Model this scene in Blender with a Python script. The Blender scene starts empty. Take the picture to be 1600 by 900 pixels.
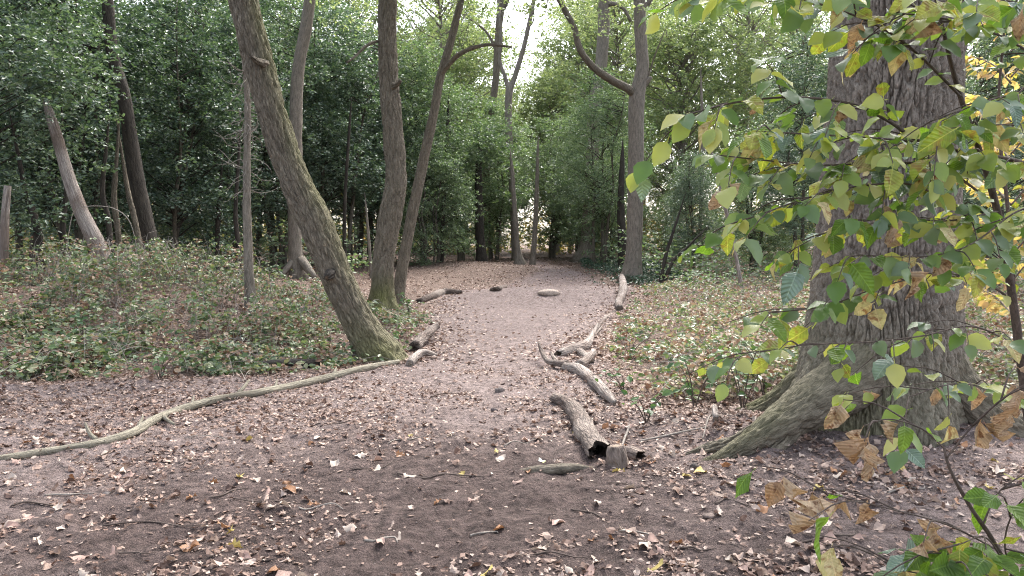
import bpy, math, random
import numpy as np
from mathutils import Vector, Matrix

S = bpy.context.scene
COL = S.collection
RNG = np.random.default_rng(7)
random.seed(7)
R = math.radians

# ------------------------------------------------------------------ camera
CAM_H, PITCH, F = 1.5, R(3.47), 1155.0
cam_d = bpy.data.cameras.new('camera')
cam_d.sensor_width = 36.0
cam_d.lens = 36.0 * F / 1600.0
cam_d.clip_start = 0.05
cam_d.clip_end = 1000.0
cam = bpy.data.objects.new('camera', cam_d)
COL.objects.link(cam)
cam.location = (0, 0, CAM_H)
cam.rotation_euler = (math.pi / 2 - PITCH, 0, 0)
S.camera = cam

# ------------------------------------------------------------------ sky, sun, exposure
SUN_EL, SUN_AZ = R(52), R(25)          # azimuth clockwise from the view direction
w = bpy.data.worlds.new('World')
S.world = w
w.use_nodes = True
nt = w.node_tree
bg = nt.nodes['Background']
sky = nt.nodes.new('ShaderNodeTexSky')
sky.sky_type = 'NISHITA'
sky.sun_disc = False
sky.sun_elevation = SUN_EL
sky.sun_rotation = SUN_AZ
sky.air_density = 1.0
sky.dust_density = 4.0
hs = nt.nodes.new('ShaderNodeHueSaturation')
hs.inputs['Saturation'].default_value = 0.5
nt.links.new(sky.outputs[0], hs.inputs['Color'])
nt.links.new(hs.outputs[0], bg.inputs['Color'])
bg.inputs['Strength'].default_value = 0.15
sun_d = bpy.data.lights.new('sun', 'SUN')
sun_d.energy = 1.5
sun_d.angle = R(24)
sun_d.color = (1.0, 0.97, 0.93)
sun = bpy.data.objects.new('sun', sun_d)
COL.objects.link(sun)
sd = Vector((math.sin(SUN_AZ) * math.cos(SUN_EL), math.cos(SUN_AZ) * math.cos(SUN_EL), math.sin(SUN_EL)))
sun.rotation_euler = sd.to_track_quat('Z', 'Y').to_euler()
S.view_settings.view_transform = 'Standard'
S.view_settings.look = 'None'
S.view_settings.gamma = 1.0
S.view_settings.use_curve_mapping = False
S.view_settings.exposure = 2.15
S.render.engine = 'CYCLES'
cy = S.cycles
cy.use_denoising = True
cy.denoiser = 'OPENIMAGEDENOISE'
cy.denoising_input_passes = 'RGB_ALBEDO_NORMAL'
cy.denoising_prefilter = 'NONE'
cy.pixel_filter_type = 'BLACKMAN_HARRIS'
cy.filter_width = 1.1
cy.max_bounces = 5
cy.diffuse_bounces = 3
cy.glossy_bounces = 2
cy.transmission_bounces = 4
cy.transparent_max_bounces = 4
cy.use_adaptive_sampling = True
cy.adaptive_threshold = 0.02

# ------------------------------------------------------------------ noise and numbers
_perm = np.random.default_rng(3).permutation(256).astype(np.int64)
_perm = np.concatenate([_perm, _perm])
_grad = np.array([[1,1,0],[-1,1,0],[1,-1,0],[-1,-1,0],[1,0,1],[-1,0,1],[1,0,-1],[-1,0,-1],[0,1,1],[0,-1,1],[0,1,-1],[0,-1,-1]], float)

def perlin(x, y, z):
    x, y, z = np.broadcast_arrays(np.asarray(x, float), np.asarray(y, float), np.asarray(z, float))
    xi, yi, zi = np.floor(x).astype(np.int64), np.floor(y).astype(np.int64), np.floor(z).astype(np.int64)
    xf, yf, zf = x - xi, y - yi, z - zi
    xi &= 255; yi &= 255; zi &= 255
    fade = lambda t: t * t * t * (t * (t * 6 - 15) + 10)
    u, v, ww = fade(xf), fade(yf), fade(zf)
    def g(a, b, c):
        h = _perm[_perm[_perm[(xi + a) & 255] + ((yi + b) & 255)] + ((zi + c) & 255)] % 12
        G = _grad[h]
        return G[..., 0] * (xf - a) + G[..., 1] * (yf - b) + G[..., 2] * (zf - c)
    l = lambda a, b, t: a + t * (b - a)
    return l(l(l(g(0,0,0), g(1,0,0), u), l(g(0,1,0), g(1,1,0), u), v),
             l(l(g(0,0,1), g(1,0,1), u), l(g(0,1,1), g(1,1,1), u), v), ww)

def sstep(a, b, x):
    t = np.clip((x - a) / (b - a), 0, 1)
    return t * t * (3 - 2 * t)

def nrm(v):
    return v / np.maximum(np.linalg.norm(v, axis=-1, keepdims=True), 1e-9)

# ------------------------------------------------------------------ terrain
PL_Y = [-20, 6.6, 7.5, 8.4, 9.0, 10.2, 17.3, 21, 26, 30, 40, 60, 200]
PL_X = [-30, -14, -5.5, -2.6, -1.7, -1.25, -1.65, -1.9, -0.6, 0.7, -0.3, -2, -4]
PR_Y = [-20, 4.8, 5.6, 6.4, 7.2, 10.5, 17.3, 24, 30, 40, 60, 200]
PR_X = [30, 9, 2.3, 1.05, 1.0, 1.0, 2.45, 4.2, 3.4, 1.6, 0, 0]

def path_edge(x, y):
    """signed distance (metres, in x) inside the trodden path; negative outside"""
    return np.minimum(x - np.interp(y, PL_Y, PL_X), np.interp(y, PR_Y, PR_X) - x)

def height(x, y):
    x = np.asarray(x, float); y = np.asarray(y, float)
    h = 0.62 * sstep(17, 42, y) + 0.5 * sstep(45, 120, y)
    h = h + 0.55 * np.exp(-((x + 7.4) / 3.4) ** 2 - ((y - 13.8) / 3.2) ** 2)          # bramble mound
    h = h + 0.25 * sstep(-3, -8, x) * sstep(8, 14, y)
    h = h + 0.30 * sstep(2.5, 6, x - 0.1 * y) * sstep(8, 18, y)
    h = h + 0.30 * np.exp(-((x - 1.6) / 3.2) ** 2 - ((y - 20.3) / 1.7) ** 2) - 0.22 * np.exp(-((x - 2.0) / 2.4) ** 2 - ((y - 25.5) / 2.6) ** 2)          # hump across the path
    h = h + 0.30 * np.exp(-((x + 2.2) / 2.6) ** 2 - ((y - 31) / 4.0) ** 2)            # litter bank
    h = h + 0.14 * np.exp(-((x - 3.2) / 1.5) ** 2 - ((y - 5.7) / 1.1) ** 2)           # bank round the oak
    h = h + 0.07 * perlin(x * 0.35, y * 0.35, 1.7) + 0.03 * perlin(x * 1.1, y * 1.1, 4.2)
    h = h - 0.05 * sstep(0.1, 1.2, path_edge(x, y)) * sstep(30, 6, y)
    return h

FWD = np.array([0, math.cos(PITCH), -math.sin(PITCH)])
UPV = np.array([0, math.sin(PITCH), math.cos(PITCH)])
def ray(px, py):
    return FWD + np.array([(px - 800) / F, 0, 0]) + UPV * (450 - py) / F
def at(px, py, Y):
    d = ray(px, py)
    t = Y / d[1]
    return np.array([0, 0, CAM_H]) + d * t
_ts = np.geomspace(1.5, 140, 4000)
def ground(px, py, lift=0.0):
    d = ray(px, py)
    P = np.array([0, 0, CAM_H]) + _ts[:, None] * d
    below = P[:, 2] < height(P[:, 0], P[:, 1]) + lift
    i = int(np.argmax(below)) if below.any() else len(_ts) - 1
    p = P[i]
    return np.array([p[0], p[1], float(height(p[0], p[1]))])
def gz(x, y):
    return float(height(x, y))

# ------------------------------------------------------------------ mesh helpers
def mesh_np(name, V, faces, attrs=None, smooth=True):
    """V (n,3); faces: list of (m,k) int arrays"""
    me = bpy.data.meshes.new(name)
    V = np.ascontiguousarray(V, dtype=np.float32)
    faces = [np.asarray(f, dtype=np.int32) for f in faces if len(f)]
    nl = sum(f.size for f in faces); nf = sum(len(f) for f in faces)
    me.vertices.add(len(V)); me.vertices.foreach_set('co', V.ravel())
    me.loops.add(nl); me.polygons.add(nf)
    me.loops.foreach_set('vertex_index', np.concatenate([f.ravel() for f in faces]))
    tot = np.concatenate([np.full(len(f), f.shape[1], np.int32) for f in faces])
    st = np.zeros(nf, np.int32); st[1:] = np.cumsum(tot)[:-1]
    me.polygons.foreach_set('loop_start', st)
    me.polygons.foreach_set('use_smooth', np.full(nf, smooth, bool))
    for k, a in (attrs or {}).items():
        a = np.ascontiguousarray(a, dtype=np.float32)
        if a.ndim == 2:
            me.attributes.new(k, 'FLOAT_VECTOR', 'POINT').data.foreach_set('vector', a.ravel())
        else:
            me.attributes.new(k, 'FLOAT', 'POINT').data.foreach_set('value', a)
    me.update(calc_edges=True)
    return me

def tag(o, label=None, cat=None, group=None, kind=None):
    if label: o['label'] = label
    if cat: o['category'] = cat
    if group: o['group'] = group
    if kind: o['kind'] = kind
    return o
def obj(name, me, mat=None, parent=None, loc=None):
    o = bpy.data.objects.new(name, me)
    COL.objects.link(o)
    if mat is not None and len(me.materials) == 0:
        me.materials.append(mat)
    if parent is not None: o.parent = parent
    if loc is not None: o.location = loc
    return o
def empty(name, loc, label, cat, group=None):
    o = bpy.data.objects.new(name, None)
    COL.objects.link(o)
    o.location = loc
    o.empty_display_size = 0.2
    return tag(o, label, cat, group)

class MB:
    """collects pieces into one mesh, with a bark coordinate and a moss value per vertex"""
    def __init__(s): s.V=[]; s.F=[]; s.B=[]; s.M=[]; s.n=0
    def add(s, V, faces, B=None, M=None):
        s.V.append(V); s.B.append(V if B is None else B); s.M.append(np.zeros(len(V)) if M is None else M)
        for f in faces: s.F.append(np.asarray(f) + s.n)
        s.n += len(V)
    def mesh(s, name, origin=(0,0,0), smooth=True):
        V = np.concatenate(s.V) - np.asarray(origin)
        return mesh_np(name, V, s.F, {'bark': np.concatenate(s.B), 'moss': np.concatenate(s.M)}, smooth)

def spline(P, n):
    """Catmull-Rom through P (k,d), resampled at n even parameters by length"""
    P = np.asarray(P, float)
    if len(P) == 2:
        t = np.linspace(0, 1, n)[:, None]
        return P[0] * (1 - t) + P[1] * t
    Q = np.vstack([2 * P[0] - P[1], P, 2 * P[-1] - P[-2]])
    out = []
    for i in range(1, len(Q) - 2):
        t = np.linspace(0, 1, 12, endpoint=(i == len(Q) - 3))[:, None]
        a, b, c, d = Q[i-1], Q[i], Q[i+1], Q[i+2]
        out.append(0.5 * (2*b + (c-a)*t + (2*a-5*b+4*c-d)*t**2 + (3*b-a-3*c+d)*t**3))
    out = np.vstack(out)
    s = np.concatenate([[0], np.cumsum(np.linalg.norm(np.diff(out[:, :3], axis=0), axis=1))])
    u = np.linspace(0, s[-1], n)
    return np.stack([np.interp(u, s, out[:, k]) for k in range(out.shape[1])], 1)

def tube(pts, rad, seg=8, rings=None, bump=0.0, freq=6.0, seed=0.0, hollow=None, moss=None, squash=None, lump=0.0, flare=None, ragged=0.0):
    """swept tube with bark relief; hollow=(end,inner share,depth) opens an end"""
    pr = np.hstack([np.asarray(pts, float), np.asarray(rad, float)[:, None]])
    L = np.linalg.norm(np.diff(pr[:, :3], axis=0), axis=1).sum()
    if rings is None: rings = max(3, min(400, int(L / (2.2 * np.mean(rad))) + 2))
    c = spline(pr, rings)
    C, r = c[:, :3], np.maximum(c[:, 3], 0.0008)
    T = nrm(np.gradient(C, axis=0))
    ref = np.array([0, 1.0, 0]) if abs(T[0][1]) < 0.9 else np.array([1.0, 0, 0])
    N = np.zeros_like(T)
    n = ref - T[0] * (ref @ T[0]); N[0] = n / np.linalg.norm(n)
    for i in range(1, len(T)):
        n = N[i-1] - T[i] * (N[i-1] @ T[i]); N[i] = n / np.linalg.norm(n)
    Bn = np.cross(T, N)
    th = np.linspace(0, 2*np.pi, seg, endpoint=False)
    s = np.concatenate([[0], np.cumsum(np.linalg.norm(np.diff(C, axis=0), axis=1))])
    ct, sn = np.cos(th), np.sin(th)
    rr = np.repeat(r[:, None], seg, 1)
    rm = float(np.mean(r))
    bx = rm * ct[None, :] * np.ones((rings, 1)); by = rm * sn[None, :] * np.ones((rings, 1)); bz = np.repeat(s[:, None], seg, 1)
    if lump: rr = rr * (1 + lump * perlin(bx / rm * 0.8 + seed, by / rm * 0.8, bz / rm * 0.28 + seed))
    if bump:
        n1 = perlin(bx * freq + seed, by * freq, bz * freq * 0.22)
        n2 = perlin(bx * freq * 2.3 + seed, by * freq * 2.3 + 9, bz * freq * 0.7)
        rr = rr + bump * (0.5 - 1.5 * np.exp(-(n1 / 0.13) ** 2) + 0.7 * n2)
    if flare:
        fl = np.exp(-np.maximum(bz - flare[1], 0) / flare[2])
        rr = rr * (1 + flare[0] * fl * (1 + 1.1 * perlin(ct[None, :] * 1.7 + seed, sn[None, :] * 1.7, bz * .6 + seed)))
    off = ct[None, :, None] * N[:, None, :] + sn[None, :, None] * Bn[:, None, :]
    if squash is not None: off = off * np.array([1, 1, squash])
    V = C[:, None, :] + rr[..., None] * off
    if ragged:
        jr = np.random.default_rng(int(seed * 10) + 5)
        V[0] -= T[0] * (jr.uniform(-.2, 1, (seg, 1)) ** 3 * ragged * r[0]); V[-1] += T[-1] * (jr.uniform(-.2, 1, (seg, 1)) ** 3 * ragged * r[-1])
    V = V.reshape(-1, 3)
    B = np.stack([bx, by, bz], -1).reshape(-1, 3) + seed
    i = np.arange(rings - 1)[:, None] * seg; j = np.arange(seg)[None, :]; j2 = (j + 1) % seg
    Fq = [np.stack([i + j, i + j2, i + seg + j2, i + seg + j], -1).reshape(-1, 4)]
    M = np.zeros(len(V)) if moss is None else moss(V, off.reshape(-1, 3))
    base = len(V)
    for end in (0, 1):
        k0 = 0 if end == 0 else (rings - 1) * seg
        loop = np.arange(seg) + k0
        ctr = C[0 if end == 0 else -1]; tdir = T[0 if end == 0 else -1] * (1 if end == 0 else -1)
        if hollow and hollow[0] == end:
            _, share, depth = hollow
            rim = V[loop]
            V1 = ctr + (rim - ctr) * share
            V2 = V1 + tdir * depth + (ctr - V1) * 0.25
            V = np.vstack([V, V1, V2, (ctr + tdir * depth)[None]])
            B = np.vstack([B, B[loop] * 0.8, B[loop] * 0.7 + 0.1, B[loop][:1]]); M = np.concatenate([M, np.full(2*seg+1, -1.0)])
            a, b, cc = base, base + seg, base + 2*seg
            k = np.arange(seg); k2 = (k + 1) % seg
            Fq.append(np.stack([loop[k], a + k, a + k2, loop[k2]], -1))
            Fq.append(np.stack([a + k, b + k, b + k2, a + k2], -1))
            Fq.append(np.stack([b + k, np.full(seg, cc), b + k2], -1))
            base += 2*seg + 1
        else:
            V = np.vstack([V, ctr[None]]); B = np.vstack([B, B[loop].mean(0)[None]]); M = np.concatenate([M, [-1.0 if r[0 if end==0 else -1] > 0.02 else 0.0]])
            k = np.arange(seg); k2 = (k + 1) % seg
            Fq.append(np.stack([loop[k], loop[k2], np.full(seg, base)], -1) if end else np.stack([loop[k2], loop[k], np.full(seg, base)], -1))
            base += 1
    return V, Fq, B, M

# leaf templates: axis +x (0..1), width y, normal z
def tmpl(outline, fold=0.15, curl=0.0, cup=0.0):
    """outline: list of (x, half width); gives a leaf folded along the midrib"""
    V, F = [], []
    for x, h in outline:
        z0 = -curl * x * x
        V.append((x, 0, z0))
        V.append((x, h, z0 + fold * h + cup * h * math.sin(x * 9)))
        V.append((x, -h, z0 + fold * h - cup * h * math.sin(x * 7 + 1)))
    for i in range(len(outline) - 1):
        a, b = 3 * i, 3 * i + 3
        for q in ((a, b, b + 1, a + 1), (a, a + 2, b + 2, b)):
            F.append((q[0], q[1], q[2])); F.append((q[0], q[2], q[3]))
    V = np.array(V, float); F = np.array(F)
    # drop degenerate triangles where the outline closes to a point
    keep = [f for f in F if np.linalg.norm(np.cross(V[f[1]] - V[f[0]], V[f[2]] - V[f[0]])) > 1e-9]
    return V, np.array(keep)
DIAMOND = (np.array([(0,0,0),(0.45,0.27,0.08),(1,0,-0.05),(0.45,-0.27,0.08)], float), np.array([(0,2,1),(0,3,2)]))
OVAL6 = (np.array([(0,0,0),(0.3,0.3,0.07),(0.72,0.25,0.04),(1,0,-0.1),(0.72,-0.25,0.04),(0.3,-0.3,0.07)], float), np.array([(0,3,2),(0,2,1),(0,5,4),(0,4,3)]))

def frames(d, n):
    x = nrm(d); z = nrm(n - (n * x).sum(-1, keepdims=True) * x); y = np.cross(z, x)
    return np.stack([x, y, z], -1)
def leaf_field(T, P, d, n, s):
    V0, F0 = T
    Rm = frames(d, n)
    V = np.einsum('nij,kj->nki', Rm, V0) * s[:, None, None] + P[:, None, :]
    k = len(V0)
    Fc = (F0[None] + (np.arange(len(P)) * k)[:, None, None]).reshape(-1, 3)
    return V.reshape(-1, 3), Fc
def join_fields(L):
    V, Fc, o = [], [], 0
    for v, f in L:
        V.append(v); Fc.append(f + o); o += len(v)
    return np.concatenate(V), np.concatenate(Fc)

# ------------------------------------------------------------------ materials
def new_mat(name):
    m = bpy.data.materials.new(name); m.use_nodes = True
    t = m.node_tree
    return m, t, t.nodes['Principled BSDF'], t.nodes['Material Output']
def node(t, typ, **kw):
    n = t.nodes.new(typ)
    for k, v in kw.items():
        if k in n.inputs: n.inputs[k].default_value = v
        else: setattr(n, k, v)
    return n
def ramp(t, fac, stops, interp='LINEAR'):
    n = t.nodes.new('ShaderNodeValToRGB')
    n.color_ramp.interpolation = interp
    e = n.color_ramp.elements
    while len(e) < len(stops): e.new(0.5)
    for q, (p, c) in zip(e, stops):
        q.position = p; q.color = (c, c, c, 1) if np.isscalar(c) else (*c, 1)
    if fac is not None: t.links.new(fac, n.inputs[0])
    return n.outputs[0]
def math_n(t, op, a, b=None):
    n = t.nodes.new('ShaderNodeMath'); n.operation = op
    for i, v in enumerate((a, b)):
        if v is None: continue
        if isinstance(v, (int, float)): n.inputs[i].default_value = v
        else: t.links.new(v, n.inputs[i])
    return n.outputs[0]
def mixc(t, f, a, b, mode='MIX'):
    n = t.nodes.new('ShaderNodeMix'); n.data_type = 'RGBA'; n.blend_type = mode
    for s, v in ((n.inputs[0], f), (n.inputs[6], a), (n.inputs[7], b)):
        if isinstance(v, (int, float)): s.default_value = v
        elif isinstance(v, tuple): s.default_value = (*v, 1)
        else: t.links.new(v, s)
    return n.outputs[2]

def leaf_mat(name, cols, rough=0.45, spec=0.5, trans=0.35, tcol=(1.3, 1.4, 0.7), per_object=False, spread=0.25, spots=None, veins=False):
    m, t, b, out = new_mat(name)
    oi = node(t, 'ShaderNodeObjectInfo')
    if per_object:
        fac = oi.outputs['Random']
    else:
        g = node(t, 'ShaderNodeNewGeometry')
        off = math_n(t, 'MULTIPLY', math_n(t, 'SUBTRACT', oi.outputs['Random'], 0.5), spread)
        fac = math_n(t, 'ADD', g.outputs['Random Per Island'], off)
    st = [(i / max(1, len(cols) - 1), c) for i, c in enumerate(cols)]
    c = ramp(t, fac, st)
    if spots:
        tc = node(t, 'ShaderNodeTexCoord')
        no = node(t, 'ShaderNodeTexNoise', Scale=spots[1], Detail=3.0)
        t.links.new(tc.outputs['Object'], no.inputs['Vector'])
        c = mixc(t, ramp(t, no.outputs['Fac'], [(0.52, 0.0), (0.68, 1.0)]), c, spots[0])
    if veins:
        tc = node(t, 'ShaderNodeTexCoord'); sx = node(t, 'ShaderNodeSeparateXYZ'); t.links.new(tc.outputs['Object'], sx.inputs[0])
        ay = math_n(t, 'ABSOLUTE', sx.outputs['Y'])
        ph = math_n(t, 'SINE', math_n(t, 'MULTIPLY', math_n(t, 'SUBTRACT', sx.outputs['X'], math_n(t, 'MULTIPLY', ay, 0.75)), 52.0))
        vf = math_n(t, 'MAXIMUM', ramp(t, ph, [(0.86, 0.0), (1.0, 0.3)]), ramp(t, ay, [(0.008, 0.9), (0.022, 0.0)]))
        c = mixc(t, vf, c, tuple(min(.8, 1.25 * v + .02) for v in cols[-1]))
        no = node(t, 'ShaderNodeTexNoise', Scale=2.2, Detail=3.0); t.links.new(tc.outputs['Object'], no.inputs['Vector'])
        c = mixc(t, 1.0, c, ramp(t, no.outputs['Fac'], [(.3, .72), (.7, 1.2)]), 'MULTIPLY')
        bpn = node(t, 'ShaderNodeBump', Strength=.35, Distance=.02); t.links.new(ph, bpn.inputs['Height']); t.links.new(bpn.outputs[0], b.inputs['Normal'])
    t.links.new(c, b.inputs['Base Color'])
    b.inputs['Roughness'].default_value = rough
    b.inputs['Specular IOR Level'].default_value = spec
    if trans > 0:
        tr = node(t, 'ShaderNodeBsdfTranslucent')
        tc2 = mixc(t, 1.0, c, tcol, 'MULTIPLY')
        t.links.new(tc2, tr.inputs['Color'])
        mx = node(t, 'ShaderNodeMixShader', Fac=trans)
        t.links.new(b.outputs[0], mx.inputs[1]); t.links.new(tr.outputs[0], mx.inputs[2])
        t.links.new(mx.outputs[0], out.inputs['Surface'])
    return m

def bark_mat(name, dark, light, scale=9.0, stretch=0.22, moss=(0.095, 0.10, 0.035), moss_amt=0.5, bump=0.6, dist=0.02, cut=(0.12, 0.08, 0.05), patch=None, wet=0.85):
    m, t, b, out = new_mat(name)
    at_ = node(t, 'ShaderNodeAttribute', attribute_name='bark')
    mp = node(t, 'ShaderNodeMapping'); mp.inputs['Scale'].default_value = (scale, scale, scale * stretch)
    t.links.new(at_.outputs['Vector'], mp.inputs['Vector'])
    n1 = node(t, 'ShaderNodeTexNoise', Scale=1.0, Detail=6.0, Roughness=0.65, Distortion=0.4)
    t.links.new(mp.outputs[0], n1.inputs['Vector'])
    n2 = node(t, 'ShaderNodeTexNoise', Scale=5.0, Detail=5.0, Roughness=0.7)
    t.links.new(mp.outputs[0], n2.inputs['Vector'])
    n3 = node(t, 'ShaderNodeTexNoise', Scale=1.3, Detail=4.0)
    t.links.new(at_.outputs['Vector'], n3.inputs['Vector'])
    f = math_n(t, 'ADD', math_n(t, 'MULTIPLY', n1.outputs['Fac'], 0.55), math_n(t, 'MULTIPLY', n2.outputs['Fac'], 0.45))
    c = ramp(t, f, [(0.38, tuple(.85*v for v in dark)), (0.50, tuple(0.5*(a+b2) for a, b2 in zip(dark, light))), (0.62, tuple(1.1*v for v in light))])
    ds = node(t, 'ShaderNodeVectorMath', operation='MULTIPLY_ADD'); t.links.new(n1.outputs['Color'], ds.inputs[0]); ds.inputs[1].default_value = (.9, .9, .9); t.links.new(mp.outputs[0], ds.inputs[2])
    vo = node(t, 'ShaderNodeTexVoronoi', feature='DISTANCE_TO_EDGE', Scale=1.5); t.links.new(ds.outputs[0], vo.inputs['Vector'])
    crack = ramp(t, vo.outputs['Distance'], [(0.0, 0.0), (0.12, 0.75), (0.3, 1.0)])
    hgt = math_n(t, 'ADD', math_n(t, 'MULTIPLY', crack, 0.8), math_n(t, 'MULTIPLY', n2.outputs['Fac'], 0.5))
    if patch:
        c = mixc(t, ramp(t, n3.outputs['Fac'], [(0.5, 0.0), (0.62, 0.75)]), c, patch)
    ms = node(t, 'ShaderNodeAttribute', attribute_name='moss')
    mf = math_n(t, 'MULTIPLY', ms.outputs['Fac'], ramp(t, n3.outputs['Fac'], [(0.3, 0.25), (0.62, 1.0)]))
    mf = math_n(t, 'MULTIPLY', mf, moss_amt * 2)
    mfc = node(t, 'ShaderNodeClamp'); t.links.new(mf, mfc.inputs[0])
    mcol = mixc(t, n2.outputs['Fac'], tuple(0.55*v for v in moss), tuple(1.5*v for v in moss))
    c = mixc(t, mfc.outputs[0], c, mcol)
    cf = math_n(t, 'MULTIPLY', ms.outputs['Fac'], -1.0)
    cfc = node(t, 'ShaderNodeClamp'); t.links.new(cf, cfc.inputs[0])
    c = mixc(t, cfc.outputs[0], c, cut)
    t.links.new(c, b.inputs['Base Color'])
    b.inputs['Roughness'].default_value = wet
    b.inputs['Specular IOR Level'].default_value = 0.25
    bp = node(t, 'ShaderNodeBump', Strength=bump, Distance=dist)
    t.links.new(hgt, bp.inputs['Height']); t.links.new(bp.outputs[0], b.inputs['Normal'])
    return m

def ground_mat():
    m, t, b, out = new_mat('forest_soil')
    tc = node(t, 'ShaderNodeTexCoord')
    def noise(s, d=5.0, r=0.6):
        n = node(t, 'ShaderNodeTexNoise', Scale=s, Detail=d, Roughness=r); t.links.new(tc.outputs['Object'], n.inputs['Vector']); return n.outputs['Fac']
    n1, n2, n3, n4 = noise(0.9), noise(6), noise(38, 6, 0.7), noise(150, 3)
    n5 = noise(17, 4, 0.65)
    dusty = ramp(t, n2, [(0.3, (0.168, 0.125, 0.113)), (0.7, (0.25, 0.197, 0.182))])
    damp = ramp(t, n2, [(0.3, (0.062, 0.043, 0.038)), (0.7, (0.125, 0.090, 0.080))])
    litter = ramp(t, n3, [(0.3, (0.055, 0.036, 0.028)), (0.48, (0.14, 0.095, 0.075)), (0.66, (0.30, 0.225, 0.185))])
    a1 = node(t, 'ShaderNodeAttribute', attribute_name='damp'); a2 = node(t, 'ShaderNodeAttribute', attribute_name='litter')
    f1 = math_n(t, 'ADD', a1.outputs['Fac'], math_n(t, 'MULTIPLY', math_n(t, 'SUBTRACT', n1, 0.5), 1.1))
    c = mixc(t, ramp(t, f1, [(0.15, 0.0), (0.95, 1.0)]), dusty, damp)
    f2 = math_n(t, 'ADD', a2.outputs['Fac'], math_n(t, 'MULTIPLY', math_n(t, 'SUBTRACT', n2, 0.5), 1.0))
    c = mixc(t, ramp(t, f2, [(0.35, 0.0), (0.75, 1.0)]), c, litter)
    grit = ramp(t, n4, [(0.36, 0.62), (0.5, 0.95), (0.64, 1.35)])
    c = mixc(t, 1.0, c, grit, 'MULTIPLY')
    c = mixc(t, 1.0, c, ramp(t, n5, [(0.36, 0.55), (0.5, 1.0), (0.66, 1.3)]), 'MULTIPLY')
    t.links.new(c, b.inputs['Base Color'])
    b.inputs['Roughness'].default_value = 0.92
    b.inputs['Specular IOR Level'].default_value = 0.2
    hsum = math_n(t, 'ADD', math_n(t, 'MULTIPLY', n3, 0.6), math_n(t, 'ADD', math_n(t, 'MULTIPLY', n4, 0.25), math_n(t, 'ADD', math_n(t, 'MULTIPLY', n5, 0.9), math_n(t, 'MULTIPLY', n2, 0.8))))
    bp = node(t, 'ShaderNodeBump', Strength=1.0, Distance=0.05)
    t.links.new(hsum, bp.inputs['Height']); t.links.new(bp.outputs[0], b.inputs['Normal'])
    return m

M_GROUND = ground_mat()
M_OAK = bark_mat('oak_bark', (0.12, 0.098, 0.08), (0.262, 0.225, 0.186), 34, 0.3, moss_amt=0.35, bump=0.6, dist=0.012)
M_ROOT = bark_mat('oak_root_bark', (0.085, 0.069, 0.052), (0.20, 0.17, 0.13), 30, 0.25, moss_amt=0.5, bump=0.7, dist=0.014)
M_BARK = bark_mat('brown_bark', (0.12, 0.099, 0.075), (0.24, 0.203, 0.155), 30, 0.16, moss=(0.13, 0.14, 0.035), moss_amt=0.6, bump=1.0, dist=0.03)
M_GREY = bark_mat('grey_bark', (0.11, 0.093, 0.075), (0.23, 0.198, 0.163), 24, 0.2, moss_amt=0.5, bump=0.6, dist=0.012)
M_PALE = bark_mat('bleached_wood', (0.13, 0.10, 0.085), (0.42, 0.365, 0.325), 30, 0.08, moss_amt=0.4, bump=0.9, dist=0.015, cut=(0.30, 0.23, 0.17), patch=(0.14, 0.10, 0.08))
M_LOG = bark_mat('log_bark', (0.065, 0.046, 0.038), (0.21, 0.16, 0.135), 26, 0.16, moss_amt=0.4, bump=1.0, dist=0.02, cut=(0.035, 0.024, 0.018), patch=(0.33, 0.275, 0.235))
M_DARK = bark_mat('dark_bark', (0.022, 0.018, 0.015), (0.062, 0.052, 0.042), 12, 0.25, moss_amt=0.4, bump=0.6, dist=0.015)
M_STEM = bark_mat('holly_stem_bark', (0.06, 0.052, 0.040), (0.14, 0.122, 0.095), 16, 0.25, moss_amt=0.4, bump=0.6, dist=0.015)
M_BRANCH = bark_mat('green_grey_branch', (0.13, 0.116, 0.088), (0.31, 0.28, 0.215), 30, 0.12, moss=(0.16, 0.17, 0.07), moss_amt=0.5, bump=0.7, dist=0.01, cut=(0.36, 0.28, 0.20), patch=(0.13, 0.11, 0.082))
M_TWIG = bark_mat('twig_bark', (0.05, 0.036, 0.030), (0.13, 0.098, 0.08), 60, 0.3, bump=0.3, dist=0.003)
M_DEADTWIG = bark_mat('dead_twig', (0.16, 0.135, 0.115), (0.33, 0.29, 0.25), 60, 0.3, bump=0.3, dist=0.003)
M_HOLLY = leaf_mat('holly_leaf', [(0.045, 0.074, 0.056), (0.08, 0.120, 0.088), (0.13, 0.178, 0.128), (0.21, 0.255, 0.185)], 0.38, 0.55, 0.22, (1.2, 1.5, 0.6))
M_HOLLY2 = leaf_mat('yew_green_leaf', [(0.085, 0.12, 0.082), (0.13, 0.175, 0.112), (0.19, 0.235, 0.152), (0.27, 0.31, 0.20)], 0.4, 0.5, 0.32, (1.2, 1.5, 0.6))
M_OAKLEAF = leaf_mat('oak_canopy_leaf', [(0.11, 0.155, 0.08), (0.16, 0.21, 0.105), (0.22, 0.265, 0.135), (0.29, 0.32, 0.165)], 0.42, 0.5, 0.5, (1.2, 1.25, 0.8))
M_SUNTINT = leaf_mat('sun_tinted_leaf', [(0.10, 0.14, 0.04), (0.22, 0.22, 0.06), (0.30, 0.25, 0.09), (0.34, 0.24, 0.11)], 0.45, 0.4, 0.4, (1.25, 1.2, 0.7))  # yellow tones put sunlight into the leaf colour of the far undergrowth
M_BRAMBLE = leaf_mat('bramble_leaf', [(0.055, 0.085, 0.045), (0.095, 0.135, 0.07), (0.145, 0.185, 0.10), (0.22, 0.25, 0.145), (0.29, 0.26, 0.17)], 0.42, 0.45, 0.25, (1.2, 1.4, 0.6))
M_DRYHERB = leaf_mat('dry_herb', [(0.11, 0.062, 0.04), (0.21, 0.13, 0.09), (0.32, 0.23, 0.165), (0.42, 0.35, 0.25)], 0.6, 0.3, 0.2, (1.2, 1.0, 0.8))
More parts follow.
